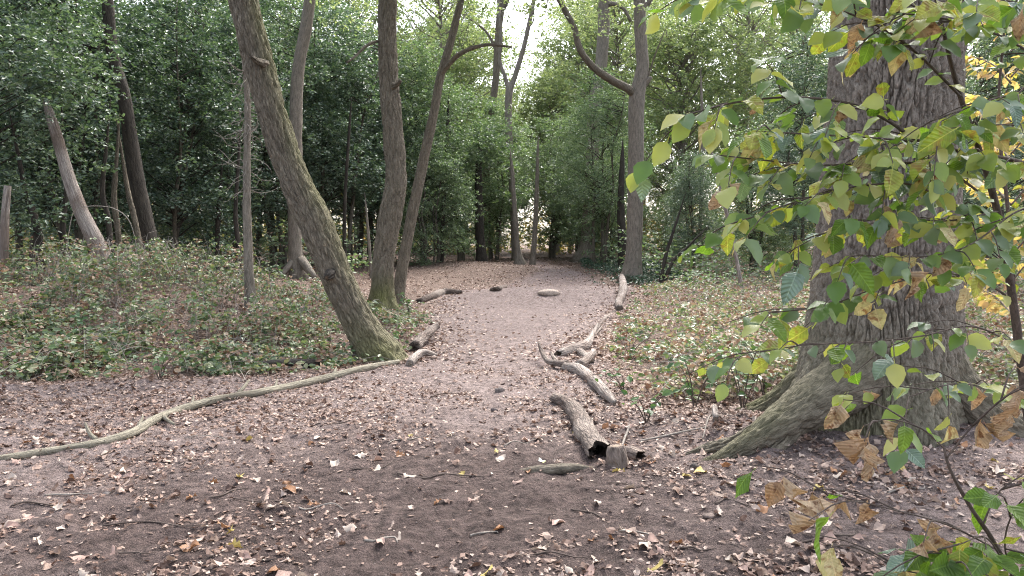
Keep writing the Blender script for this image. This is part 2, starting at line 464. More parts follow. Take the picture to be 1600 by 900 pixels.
M_IVY = leaf_mat('ivy_leaf', [(0.02, 0.045, 0.026), (0.035, 0.07, 0.04), (0.055, 0.10, 0.055)], 0.35, 0.5, 0.12)
M_LITTER = leaf_mat('dry_leaf', [(0.085, 0.05, 0.038), (0.165, 0.10, 0.075), (0.27, 0.18, 0.14), (0.36, 0.262, 0.21), (0.44, 0.35, 0.295)], 0.6, 0.3, 0.1, (1.1, 1.0, 0.9))

# ------------------------------------------------------------------ ground
def build_ground():
    ys = np.concatenate([np.linspace(-8, 1.4, 12), np.geomspace(1.6, 9, 230), np.geomspace(9.08, 190, 180)])
    u = np.linspace(-1, 1, 440)
    tt = 1.25 * np.sign(u) * np.abs(u) ** 1.7
    yy, t2 = np.meshgrid(ys, tt, indexing='ij')
    xx = (yy + 11) * t2
    zz = height(xx, yy)
    near = sstep(16, 5, yy)
    pe = path_edge(xx, yy)
    zz = zz + near * (0.034 * perlin(xx * 3.1, yy * 3.1, 0.3) + 0.026 * perlin(xx * 8, yy * 8, 2.3) + 0.014 * perlin(xx * 19, yy * 19, 5.3))
    V = np.stack([xx, yy, zz], -1).reshape(-1, 3)
    n, k = yy.shape
    i = np.arange(n - 1)[:, None] * k; j = np.arange(k - 1)[None]
    Fq = np.stack([i + j, i + j + 1, i + k + j + 1, i + k + j], -1).reshape(-1, 4)
    damp = np.exp(-((xx + 0.6) / 2.3) ** 2 - ((yy - 4.5) / 2.0) ** 2) * 1.1 + 0.35 * np.exp(-((yy - 3) / 1.5) ** 2)
    damp = damp + 0.5 * np.exp(-((xx - 1.5) / 0.9) ** 2 - ((yy - 20.5) / 1.5) ** 2)
    lit = sstep(0.25, -0.5, pe) * sstep(4.5, 6.5, yy)
    lit = np.maximum(lit, sstep(21.5, 24, yy) * 0.75 * sstep(1.3, 0.2, pe))
    me = mesh_np('ground', V, [Fq], {'damp': damp.ravel(), 'litter': lit.ravel()})
    o = obj('ground', me, M_GROUND)
    tag(o, kind='structure')
    return o
build_ground()

# ------------------------------------------------------------------ foliage prototypes
def spray_leaves(C, D, nper, length, leaf, T, droop=0.25, nup=1.0, jit=0.7, rng=RNG):
    """C (n,3) spray starts, D (n,3) directions: nper leaves along each, alternating"""
    n = len(C)
    t = (np.arange(nper) + 0.5) / nper
    D = nrm(D)
    side = nrm(np.cross(D, np.array([0, 0, 1.0])) + 1e-4)
    L = length * rng.uniform(0.6, 1.3, n)
    P = C[:, None] + D[:, None] * (t[None, :, None] * L[:, None, None])
    P[..., 2] -= droop * L[:, None] * t[None] ** 2
    sg = np.where(np.arange(nper) % 2 == 0, 1.0, -1.0)[None, :, None]
    d = D[:, None] * 0.55 + side[:, None] * sg + rng.normal(0, 0.45, (n, nper, 3))
    P = P + rng.normal(0, leaf * 0.35, P.shape)
    nn = np.array([0, 0, nup]) + rng.normal(0, jit, (n, nper, 3))
    s = leaf * rng.uniform(0.65, 1.2, (n, nper))
    return leaf_field(T, P.reshape(-1, 3), d.reshape(-1, 3), nn.reshape(-1, 3), s.reshape(-1))

def holly_crown(seed, H=9.0, Rm=2.6, z0=0.9, ntip=100, nsp=26, leaf=0.095):
    rng = np.random.default_rng(seed)
    h = rng.beta(1.15, 1.25, ntip)
    prof = (np.sin(np.pi * np.clip(h * 0.86 + 0.13, 0, 1)) ** 0.7) * (1 - 0.25 * h)
    th = rng.uniform(0, 2*np.pi, ntip)
    rad = Rm * prof * np.sqrt(rng.uniform(0.12, 1.0, ntip))
    tips = np.stack([rad*np.cos(th), rad*np.sin(th), z0 + h*(H - z0)], 1)
    outd = np.stack([np.cos(th), np.sin(th), np.full(ntip, -0.1)], 1)
    C = np.repeat(tips, nsp, 0) + rng.normal(0, 1, (ntip*nsp, 3)) * np.array([0.46, 0.46, 0.26])
    D = np.repeat(outd, nsp, 0) * 0.8 + rng.normal(0, 0.7, (ntip*nsp, 3)) * np.array([1, 1, 0.5])
    V, Fc = spray_leaves(C, D, 11, 0.34, leaf, DIAMOND, rng=rng)
    return V, Fc, tips

def stems_mesh(seed, H, tips, nstem=3, r0=0.09, spreadr=0.5, seg=7):
    rng = np.random.default_rng(seed + 50)
    stems, axes = [], []
    for k in range(nstem):
        a = rng.uniform(0, 2*np.pi); lean = rng.uniform(0.02, 0.16)
        b = np.array([math.cos(a), math.sin(a), 0]) * rng.uniform(0.05, spreadr)
        pts = [b + np.array([0, 0, -0.3])]
        for q in np.linspace(0.08, 0.93, 6):
            pts.append(b + np.array([math.cos(a), math.sin(a), 0]) * lean * H * q + np.array([rng.normal(0, .09), rng.normal(0, .09), q * H]))
        rr = r0 * rng.uniform(0.6, 1.2) * np.array([1.35, 1.0, 0.85, 0.65, 0.45, 0.28, 0.1])
        mb = MB(); mb.add(*tube(pts, rr, seg, 26, 0.006, 14, seed + k, lump=0.12))
        stems.append(mb); axes.append(np.array(pts))
    mb = MB()
    for i, tp in enumerate(tips):
        ax = axes[i % nstem]
        zt = max(0.5, tp[2] - np.linalg.norm(tp[:2]) * rng.uniform(0.3, 0.8))
        s = np.array([np.interp(zt, ax[:, 2], ax[:, q]) for q in range(3)])
        mid = (s + tp) / 2 + np.array([0, 0, 0.12]) + rng.normal(0, 0.08, 3)
        mb.add(*tube([s, mid, tp], [0.024, 0.015, 0.006], 4, 5))
    return stems, mb

def deciduous_crown(seed, z0, z1, Rm, ntip=80, nsp=20, leaf=0.12, sig=(0.8, 0.8, 0.32), hollow=0.25, T=DIAMOND):
    rng = np.random.default_rng(seed)
    h = rng.uniform(0, 1, ntip)
    prof = np.sin(np.pi * np.clip(h * 0.8 + 0.16, 0, 1)) ** 0.6
    th = rng.uniform(0, 2*np.pi, ntip)
    rad = Rm * prof * np.sqrt(rng.uniform(hollow, 1.0, ntip))
    tips = np.stack([rad*np.cos(th), rad*np.sin(th), z0 + h*(z1 - z0)], 1)
    outd = np.stack([np.cos(th), np.sin(th), np.full(ntip, 0.05)], 1)
    C = np.repeat(tips, nsp, 0) + rng.normal(0, 1, (ntip*nsp, 3)) * np.array(sig)
    D = np.repeat(outd, nsp, 0) * 0.6 + rng.normal(0, 0.8, (ntip*nsp, 3)) * np.array([1, 1, 0.4])
    V, Fc = spray_leaves(C, D, 12, 0.5, leaf, T, nup=0.8, jit=0.8, rng=rng)
    return V, Fc, tips

def limbs_mesh(seed, axis, tips, r=0.06, zmin=3.0, seg=5):
    rng = np.random.default_rng(seed + 90)
    mb = MB()
    for tp in tips:
        zt = max(zmin, tp[2] - np.linalg.norm(tp[:2] - axis[-1][:2]) * rng.uniform(0.5, 1.0) - 0.3)
        zt = min(zt, axis[-1][2] - 0.05)
        s = np.array([np.interp(zt, axis[:, 2], axis[:, q]) for q in range(3)])
        m1 = s + (tp - s) * 0.35 + rng.normal(0, 0.22, 3); m2 = s + (tp - s) * 0.7 + rng.normal(0, 0.22, 3) + np.array([0, 0, 0.15])
        rr = r * rng.uniform(0.5, 1.0)
        mb.add(*tube([s, m1, m2, tp], [rr, rr*.7, rr*.42, 0.006], seg, 9, lump=0.1))
    return mb

HOLLY = []
for k, (H, Rm, z0) in enumerate([(10.5, 2.7, 1.7), (9.0, 2.4, 1.3), (11.5, 2.9, 2.2), (7.0, 2.3, 1.0), (9.8, 2.5, 1.9), (7.5, 2.6, 0.25)]):
    V, Fc, tips = holly_crown(20 + k, H, Rm, z0, ntip=int(104 * H / 9.5), nsp=24, leaf=0.125)
    cm = mesh_np('holly_crown', V, [Fc], smooth=False); cm.materials.append(M_HOLLY)
    st, br = stems_mesh(20 + k, H, tips, 2 + k % 3)
    sm = []
    for q in st:
        m_ = q.mesh('holly_stem'); m_.materials.append(M_STEM); sm.append(m_)
    bm = br.mesh('holly_branches'); bm.materials.append(M_DARK)
    HOLLY.append((cm, sm, bm))

def place_holly(k, x, y, sc, rz, label, mat=None, group='holly trees making the dark wall behind the path'):
    cm, sm, bm = HOLLY[k]
    e = empty('holly_tree', (x, y, gz(x, y)), label, 'holly tree', group)
    e.scale = (sc, sc, sc * random.uniform(0.94, 1.06)); e.rotation_euler.z = rz
    c = obj('crown', cm, None, e)
    if mat is not None:
        c.material_slots[0].link = 'OBJECT'; c.material_slots[0].material = mat
    for m_ in sm: obj('trunk', m_, None, e)
    obj('branchwork', bm, None, e)
    return e

# (variant, pixel x, distance, scale, label)
HOLLIES = [
    (0, -40, 15.5, 0.95, 'dark holly at the left picture edge, its leaves hanging lowest'),
    (2, 120, 20.5, 0.95, 'tall dark holly behind the bleached leaning dead trunk'),
    (4, 20, 21, 1.0, 'holly in the second row at the left edge, behind the nearest one'),
    (1, 265, 22.8, 1.05, 'holly with pale glossy leaf tips behind the dark leaning trunk'),
    (0, 340, 26, 1.0, 'holly behind the thin pole trunk with dead twigs'),
    (3, 185, 27.5, 1.2, 'low bushy holly far back between the two leaning trunks on the left'),
    (2, 430, 29, 1.0, 'holly just left of the big mossy leaning trunk, deep in shade'),
    (4, 520, 30, 1.05, 'holly filling the space between leaning trunk and central trunk'),
    (1, 575, 33.5, 1.15, 'holly directly behind the upright central trunk'),
    (0, 660, 34, 0.95, 'holly behind the slender forked trunk'),
    (3, 725, 36.5, 1.25, 'lower holly at the back of the leaf-strewn bank'),
    (4, 770, 39.5, 0.9, 'holly left of the gap where the path vanishes'),
    (3, 860, 43, 1.15, 'paler holly standing over the far end of the path'),
    (1, 905, 40, 0.85, 'holly right of the gap where the path vanishes'),
    (3, 955, 37, 0.9, 'holly between the two far upright trunks'),
    (1, 1085, 29, 0.52, 'small dark holly bush with splayed stems right of the far path'),
    (3, 1180, 27, 0.72, 'small holly behind the leaning pale pole'),
    (4, 1260, 24, 0.75, 'holly half hidden by the hanging green leaves left of the oak'),
    (2, 1330, 31, 0.8, 'holly hidden mostly behind the big oak trunk'),
    (0, 1560, 19, 0.7, 'dark holly to the right behind the yellow leaved sapling'),
    (2, -190, 19, 1.0, 'holly reaching in from beyond the left picture edge'),
]
for i, (k, px, Y, sc, lab) in enumerate(HOLLIES):
    x = (px - 800) / F * Y
    place_holly(k, x, Y, sc, 1.3 * i, lab, M_HOLLY2 if i in (9, 10, 11, 12, 13, 14, 16) else None)

_r = random.Random(11)
for row, (Y0, step) in enumerate([(34, 135), (45, 125)]):
    px = -260 + 40 * row
    while px < 1860:
        q = px + _r.uniform(-25, 25); Y = Y0 + _r.uniform(-2.5, 2.5)
        if not (765 < q < 900) or row == 1 and not 800 < q < 870:
            sc = _r.uniform(0.85, 1.15) * (1.0 if q < 650 else 0.8 if q < 950 else 0.6) * (1.0 + 0.05 * row)
            place_holly(_r.choice((1, 3, 5, 5, 4)), (q - 800) / F * Y, Y, sc, _r.uniform(0, 6), 'holly in the crowded back rows, merging into the dark wall of leaves',
                        M_HOLLY2 if q > 560 or row == 1 else None, 'hollies crowded in the back rows')
        px += step

# ------------------------------------------------------------------ tall broadleaved trees behind
DECID = []
for k, (z0, z1, Rm, nt_) in enumerate([(4.5, 17, 4.2, 110), (6, 19, 4.0, 100), (3, 14, 3.6, 110), (7, 17, 4.5, 80)]):
    V, Fc, tips = deciduous_crown(60 + k, z0, z1, Rm, int(nt_ * 1.3), 15, 0.19)
    cm = mesh_np('broadleaf_crown', V, [Fc], smooth=False); cm.materials.append(M_OAKLEAF)
    rng = np.random.default_rng(k + 5)
    ax = np.array([[rng.normal(0, .25) * q, rng.normal(0, .25) * q, z] for q, z in zip(np.linspace(0, 1, 7), np.linspace(-0.4, z1 * 0.93, 7))])
    tb = MB(); tb.add(*tube(ax, 0.2 * np.array([1.5, 1.0, .85, .7, .5, .3, .1]), 10, 44, 0.012, 9, k, lump=0.08))
    tm = tb.mesh('broadleaf_trunk'); tm.materials.append(M_GREY)
    lb = limbs_mesh(k, ax, tips, 0.07, z0 * 0.7).mesh('broadleaf_limbs'); lb.materials.append(M_GREY)
    DECID.append((cm, tm, lb))
def place_decid(k, x, y, sc, rz, label, name='oak_tree', mat=None):
    cm, tm, lb = DECID[k]
    e = empty(name, (x, y, gz(x, y)), label, 'tree', 'tall broadleaved trees behind the hollies')
    e.scale = (sc,) * 3; e.rotation_euler.z = rz
    c = obj('crown', cm, None, e)
    if mat is not None:
        c.material_slots[0].link = 'OBJECT'; c.material_slots[0].material = mat
    obj('trunk', tm, None, e); obj('limbwork', lb, None, e)
    return e
BACK = [
    (0, 560, 46, 1.0, 'light green tree above the hollies right of the leaning trunk'),
    (2, 690, 50, 1.0, 'light green tree showing left of the bright sky gap', None),
    (1, 455, 42, 0.95, 'tall tree seen high between leaning and central trunks'),
    (2, 870, 56, 0.95, 'pale green tree below and right of the bright sky gap', None),
    (0, 960, 50, 1.0, 'light green tree behind the trunk with the long bowed limb'),
    (2, 1060, 44, 1.0, 'fresh green tree right of the trunk with the bowed limb'),
    (1, 1160, 47, 1.0, 'light green tree above the hanging sapling leaves'),
    (3, 1250, 40, 0.9, 'tree with airy crown just left of the oak top'),
    (0, 300, 44, 1.0, 'tree whose crown shows above the left hollies'),
    (2, 130, 40, 1.0, 'tree far back above the left picture corner'),
    (1, 1500, 36, 1.0, 'tree beyond the oak on the right'),
    (2, 780, 72, 1.0, 'small far tree at the foot of the sky gap'),
]
for i, b_ in enumerate(BACK):
    k, px, Y, sc, lab = b_[:5]
    place_decid(k, (px - 800) / F * Y, Y, sc, 2.1 * i, lab)

for i in range(26):
    px = -220 + i * 82 + _r.uniform(-30, 30)
    if 735 < px < 905: continue
    Y = 60 + 14 * _r.random()
    place_decid(_r.randrange(4), (px - 800) / F * Y, Y, _r.uniform(1.0, 1.3), _r.uniform(0, 6), 'tall light green tree in the far wood, its crown closing the skyline')

for px, Y, sc, lab in [(728, 58, 1.0, 'light green tree whose crown edges the sky gap from the left'), (908, 60, 1.0, 'light green tree whose crown edges the sky gap from the right'),
                       (800, 92, 1.05, 'hazy far tree closing the lower part of the sky gap'), (872, 80, 1.0, 'far tree just right of the V-forked trunk'), (765, 66, .85, 'tree behind the dark twisted trunk'),
                       (690, 52, 1.2, 'tall light tree filling the sky above the slender forked trunk'), (892, 66, 1.0, 'airy tree between V-forked trunk and bowed limb'), (640, 56, 1.2, 'tall tree above the central trunk'), (712, 62, 1.1, 'loose crowned far tree left of the bright sky gap'), (915, 58, 1.1, 'loose crowned far tree right of the bright sky gap'), (930, 62, 1.3, 'tall tree behind the bowed limb')]:
    place_decid(_r.randrange(4), (px - 800) / F * Y, Y, sc, _r.uniform(0, 6), lab)
# far thicket closing the view under the crowns, sunlight painted into its yellow-green
def far_thicket():
    rng = np.random.default_rng(77)
    n = 6500
    x = rng.uniform(-62, 70, n); y = rng.uniform(52, 84, n)
    z = height(x, y) + np.abs(rng.normal(0, 1, n)) * (3.2 + 2.0 * perlin(x * .13, y * .13, 3))
    gap = (np.abs(x - 0.6) < 1.3) & (y < 62)
    P = np.stack([x, y, z], 1)[~gap]
    V, Fc = spray_leaves(P, rng.normal(0, 1, P.shape), 9, 1.1, 0.40, DIAMOND, rng=rng)
    o = obj('far_thicket', mesh_np('far_thicket', V, [Fc], smooth=False), M_SUNTINT)
    tag(o, 'pale yellow green undergrowth far behind the dark hollies', 'undergrowth', kind='stuff')
far_thicket()
def mid_shrubs():
    rng = np.random.default_rng(78)
    spots = [(1040, 38, 2.6, 'shrub coloured a sunlit yellow green right of the bowed limb tree'), (300, 36, 1.4, 'low pale shrub seen under the left hollies'),
             (60, 30, 1.3, 'low shrub in the gap behind the bleached trunk'), (1230, 34, 2.2, 'shrub coloured a sunlit yellow behind the small hollies on the right')]
    for px, Y, h, lab in spots:
        x0 = (px - 800) / F * Y
        n = 420
        P = rng.normal(0, 1, (n, 3)) * np.array([1.5, 0.9, 0.35 * h]) + np.array([0, 0, 0.55 * h])
        P[:, 2] = np.maximum(P[:, 2], 0.1)
        V, Fc = spray_leaves(P, rng.normal(0, 1, P.shape), 10, 0.5, 0.12, DIAMOND, rng=rng)
        e = empty('shrub', (x0, Y, gz(x0, Y)), lab, 'shrub', 'pale shrubs seen beneath the crowns')
        obj('foliage', mesh_np('shrub_foliage', V, [Fc], smooth=False), M_SUNTINT, e)
        for q in range(4):
            mb = MB(); a = rng.uniform(-0.9, 0.9)
            mb.add(*tube([(0.1*q-.2, 0, -0.1), (a * .5, rng.normal(0, .2), h * .4), (a * 1.2, rng.normal(0, .3), h * .85)], [0.03, 0.02, 0.008], 5, 8))
            obj('stem', mb.mesh('shrub_stem'), M_DARK, e)
mid_shrubs()

# ------------------------------------------------------------------ individual trunks in the photograph
def moss_base(x0, z0, z1, amt=1.0, side=None):
    def f(V, off):
        m = amt * sstep(z1, z0, V[:, 2])
        if side is not None: m = np.maximum(m, side[3] * np.clip(off @ np.array(side[:3]), 0, 1) ** 2)
        return m
    return f
CROWNS_FREE = []
def photo_tree(name, label, pix, Y, mat, seg=14, bump=0.008, freq=11, extra=(), top=None, cat='tree', moss=None, limbs=(), crown=None, lump=0.06, seed=0.0, hollow=None, dig=0.25, rings=None, flare=0.3):
    """pix: (px, py, width px[, dy]) from the base up, at distance Y; the foot goes on into the soil"""
    b = pix[0]
    base = at(b[0], b[1], Y); base[2] = gz(base[0], Y)
    pts, rad = [], []
    for q in pix:
        yy = Y + (q[3] if len(q) > 3 else 0)
        p = at(q[0], q[1], yy); pts.append(p); rad.append(q[2] / 2 / F * yy)
    pts[0][2] = base[2] + 0.02
    foot = pts[0] - (pts[1] - pts[0]) / np.linalg.norm(pts[1] - pts[0]) * dig
    pts = [foot] + pts; rad = [rad[0] * 1.12] + rad
    if top is not None:                       # continue above the frame
        d = nrm(pts[-1] - pts[-2])
        for L, k, bend in top:
            d = nrm(d + np.array(bend)); pts.append(pts[-1] + d * L); rad.append(rad[-1] * k)
    pts = np.array(pts)
    e = empty(name, base, label, cat)
    mb = MB(); mb.add(*tube(pts, rad, seg, rings, bump, freq, seed, moss=moss and moss(base), lump=lump, hollow=hollow, flare=(flare, dig + .05, .22)))
    obj('trunk', mb.mesh(name + '_trunk', base), mat, e)
    for lp in limbs:                           # (name, [(px,py,w,dy)...], material)
        lpts = [at(q[0], q[1], Y + q[3]) for q in lp[1]]; lrad = [q[2] / 2 / F * (Y + q[3]) for q in lp[1]]
        mb = MB(); mb.add(*tube(lpts, lrad, max(6, seg - 4), None, bump * 0.7, freq, seed + 3, lump=0.1))
        obj(lp[0], mb.mesh(name + '_limb', base), lp[2] if len(lp) > 2 else mat, e)
    if crown is not None:
        cseed, z0, z1, Rm, nt_, nsp = crown
        V, Fc, tips = deciduous_crown(cseed, z0, z1, Rm, nt_, nsp, 0.13)
        tp = pts[-1] - base
        V = V + np.array([tp[0], tp[1], 0]); tips = tips + np.array([tp[0], tp[1], 0])
        obj('crown', mesh_np(name + '_crown', V, [Fc], smooth=False), M_OAKLEAF, e)
        ax = pts - base
        obj('limbwork', limbs_mesh(cseed, ax, tips, 0.07, float(tp[2]) * 0.82).mesh(name + '_limbwork'), mat, e)
    return e, pts, rad

photo_tree('leaning_oak', 'mossy trunk leaning steeply to the left beside the path', 
    [(594, 558, 56), (566, 512, 49), (530, 440, 48), (491, 345, 50), (462, 285, 46), (432, 200, 44), (405, 100, 43), (385, 20, 42)], 9.7, M_BARK, 84, 0.017, 17,
    top=[(1.2, .95, (0, 0, .1)), (2.2, .8, (.1, .05, .3)), (2.5, .65, (.1, .1, .4))], rings=330,
    moss=lambda b: moss_base(0, b[2], b[2] + 1.0, 0.55, (0.85, -0.1, 0.45, 0.5)), crown=(101, 6.5, 12, 3.2, 46, 15), seed=1.0, lump=0.09,
    limbs=[('broken_stub', [(520, 425, 18, -.1), (514, 430, 15, -.25), (510, 434, 9, -.33)], M_DARK), ('broken_stub', [(415, 100, 12, -.1), (402, 96, 9, -.3), (392, 88, 5, -.4)])])
photo_tree('slender_oak', 'upright central trunk with a bend at mid height, left of the path',
    [(597, 484, 42), (598, 450, 34), (600, 400, 33), (610, 335, 35), (619, 280, 32), (614, 200, 31), (607, 120, 29), (605, 40, 27), (606, 0, 27)], 16.3, M_BARK, 60, 0.019, 14,
    top=[(2, .92, (0, 0, 0)), (3, .7, (.05, 0, .1)), (3, .5, (-.1, .1, .1))], rings=260,
    moss=lambda b: moss_base(0, b[2] + .1, b[2] + 1.0, .7), crown=(102, 7.5, 14, 3.2, 46, 15), seed=2.0, lump=0.10,
    limbs=[('broken_stub', [(612, 135, 9, -.1), (620, 132, 7, -.3), (626, 126, 4, -.4)]), ('branch', [(598, 62, 5, 0), (575, 70, 4, -.3), (555, 88, 3, -.6), (542, 98, 2, -.7)])])
photo_tree('forked_tree', 'slender brown trunk rising beside the central trunk and forking high up',
    [(620, 466, 20), (630, 410, 18), (643, 340, 17), (662, 250, 16), (677, 180, 14), (688, 120, 13), (703, 70, 12), (718, 10, 11)], 17.5, M_BARK, 14, 0.006, 16,
    top=[(1.5, .8, (0, 0, .1)), (2, .6, (.2, 0, .2))],
    limbs=[('limb', [(687, 118, 9, 0), (702, 100, 8, -.2), (722, 82, 7, -.4), (760, 70, 5, -.6), (800, 74, 3, -.7)])], seed=3.0,
    crown=(103, 6.8, 11.5, 2.2, 26, 14))
photo_tree('bowed_limb_tree', 'straight brown trunk with a long bowed limb sweeping up to the left',
    [(986, 442, 33), (990, 405, 26), (992, 330, 25), (994, 230, 24), (995, 150, 25), (1004, 110, 20), (1001, 60, 19), (999, 0, 18)], 27, M_GREY, 16, 0.010, 9,
    top=[(3, .85, (0, 0, 0)), (3, .6, (.1, 0, 0)), (3, .4, (-.1, 0, 0))], seed=4.0,
    limbs=[('limb', [(994, 152, 13, 0), (982, 139, 13, -.2), (955, 125, 12, -.6), (925, 103, 11, -1), (905, 75, 10, -1.2), (898, 45, 9, -1.3), (884, 18, 9, -1.4), (866, -12, 7, -1.5), (840, -50, 5, -1.5)], M_BARK),
           ('broken_stub', [(1004, 135, 11, 0), (1012, 126, 9, -.1), (1018, 120, 4, -.2)]),
           ('limb', [(1002, 20, 9, 0), (1012, 6, 8, -.1), (1022, -10, 7, -.2)]),
           ('branch', [(1012, 124, 3, -.1), (1022, 90, 2, -.2), (1040, 45, 1.6, -.3)], M_BARK)],
    crown=(104, 9.5, 16, 3.2, 44, 15))
photo_tree('background_oak', 'grey trunk behind the bowed limb, curving gently to the right',
    [(913, 408, 34), (918, 380, 24), (922, 320, 21), (926, 240, 20), (929, 160, 20), (938, 110, 19), (943, 50, 18), (944, 0, 17)], 37, M_GREY, 14, 0.012, 8,
    top=[(3, .85, (0, 0, 0)), (3, .5, (0, 0, 0))], seed=5.0,
    limbs=[('limb', [(946, 8, 8, 0), (960, 6, 7, -.2), (975, 14, 6, -.3), (986, 34, 4, -.3)]), ('limb', [(912, 408, 12, -.2), (895, 415, 9, -.8), (872, 418, 6, -1.6)])],
    crown=(105, 11, 18, 3.4, 40, 14))
photo_tree('shaded_oak', 'grey trunk standing behind the leaning trunk with spreading root feet',
    [(466, 424, 26), (462, 395, 21), (460, 330, 20), (462, 240, 20), (463, 150, 19), (468, 95, 18), (478, 45, 18), (484, 0, 17)], 24, M_GREY, 14, 0.010, 9,
    top=[(3, .8, (0, 0, 0)), (3, .5, (0, 0, 0))], seed=6.0, crown=(106, 9, 15, 3.0, 36, 14),
    limbs=[('root', [(470, 405, 15, -.1), (482, 420, 13, -.4), (492, 434, 8, -.7)]), ('root', [(458, 408, 12, -.1), (446, 422, 9, -.4), (440, 430, 5, -.6)])])
photo_tree('dead_trunk', 'bleached dead trunk without bark leaning left among the brambles',
    [(168, 410, 30), (150, 380, 25), (128, 335, 22), (108, 280, 19), (92, 225, 16), (80, 185, 14), (71, 157, 8)], 15.2, M_PALE, 16, 0.006, 12, seed=7.0, lump=0.12, cat='dead tree')
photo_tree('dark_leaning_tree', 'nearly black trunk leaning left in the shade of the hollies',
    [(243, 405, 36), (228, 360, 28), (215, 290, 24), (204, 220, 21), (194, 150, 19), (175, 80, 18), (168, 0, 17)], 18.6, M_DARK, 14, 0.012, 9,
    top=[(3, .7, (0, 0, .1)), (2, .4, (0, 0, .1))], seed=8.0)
photo_tree('grey_stump_trunk', 'pale grey trunk cut by the left picture edge', [(2, 428, 16), (6, 390, 14), (8, 340, 12), (12, 290, 10)], 14, M_PALE, 10, 0.004, 12, seed=9.0)
e_, p_, r_ = photo_tree('pole_trunk', 'thin pale pole trunk with a tangle of dead twigs',
    [(391, 442, 17), (388, 400, 14), (386, 330, 13), (386, 250, 11), (387, 180, 10), (384, 120, 8), (380, 90, 5)], 13, M_GREY, 12, 0.004, 16, seed=10.0, cat='dead tree')
def dead_twigs():
    rng = np.random.default_rng(5); mb = MB()
    for k in range(95):
        py = rng.uniform(105, 300); s = at(386, py, 13)
        a = rng.uniform(0, 2*np.pi); L = rng.uniform(0.2, 0.75)
        d = np.array([math.cos(a), math.sin(a) * 0.7, rng.uniform(-0.8, 0.5)]); pts = [s]
        for q in range(4):
            d = nrm(d + rng.normal(0, 0.4, 3)); pts.append(pts[-1] + d * L / 4)
        mb.add(*tube(pts, [0.007, 0.006, 0.005, 0.004, 0.003], 4, 9))
    b = np.array(e_.location)
    o = obj('dead_twigs', mb.mesh('dead_twigs', b), M_DEADTWIG, e_); tag(o, kind='stuff')
dead_twigs()
photo_tree('v_forked_tree', 'slender pale tree forking into a V against the bright sky',
    [(806, 412, 13), (802, 330, 11), (798, 250, 11), (794, 180, 11), (796, 138, 12)], 38, M_GREY, 10, 0.006, 8, seed=11.0,
    limbs=[('limb', [(796, 142, 10, 0), (806, 115, 9, 0), (818, 75, 8, 0), (826, 40, 7.5, 0), (834, 0, 7, 0), (842, -60, 4, 0)]),
           ('limb', [(795, 142, 8, 0), (789, 120, 7, 0), (781, 95, 6, 0), (783, 60, 6, -.2), (780, 20, 5, -.3), (776, -30, 4, -.3)]),
           ('branch', [(825, 45, 3, 0), (834, 30, 2.5, 0), (833, 5, 2, 0)])], top=[(.3, .9, (0, 0, 0))])
photo_tree('dark_twisted_tree', 'dark twisted trunk left of the V-forked tree', [(752, 410, 15), (752, 350, 12), (760, 270, 11), (768, 180, 11), (775, 120, 11), (778, 60, 11), (784, 0, 12)], 40, M_BARK, 10, 0.008, 8,
    top=[(3, .7, (0, 0, 0)), (3, .4, (0, 0, 0))], seed=12.0, limbs=[('limb', [(776, 80, 6, 0), (760, 50, 4, 0), (735, 30, 3, 0)]), ('limb', [(778, 30, 6, 0), (792, 5, 5, 0), (800, -20, 4, 0)])])
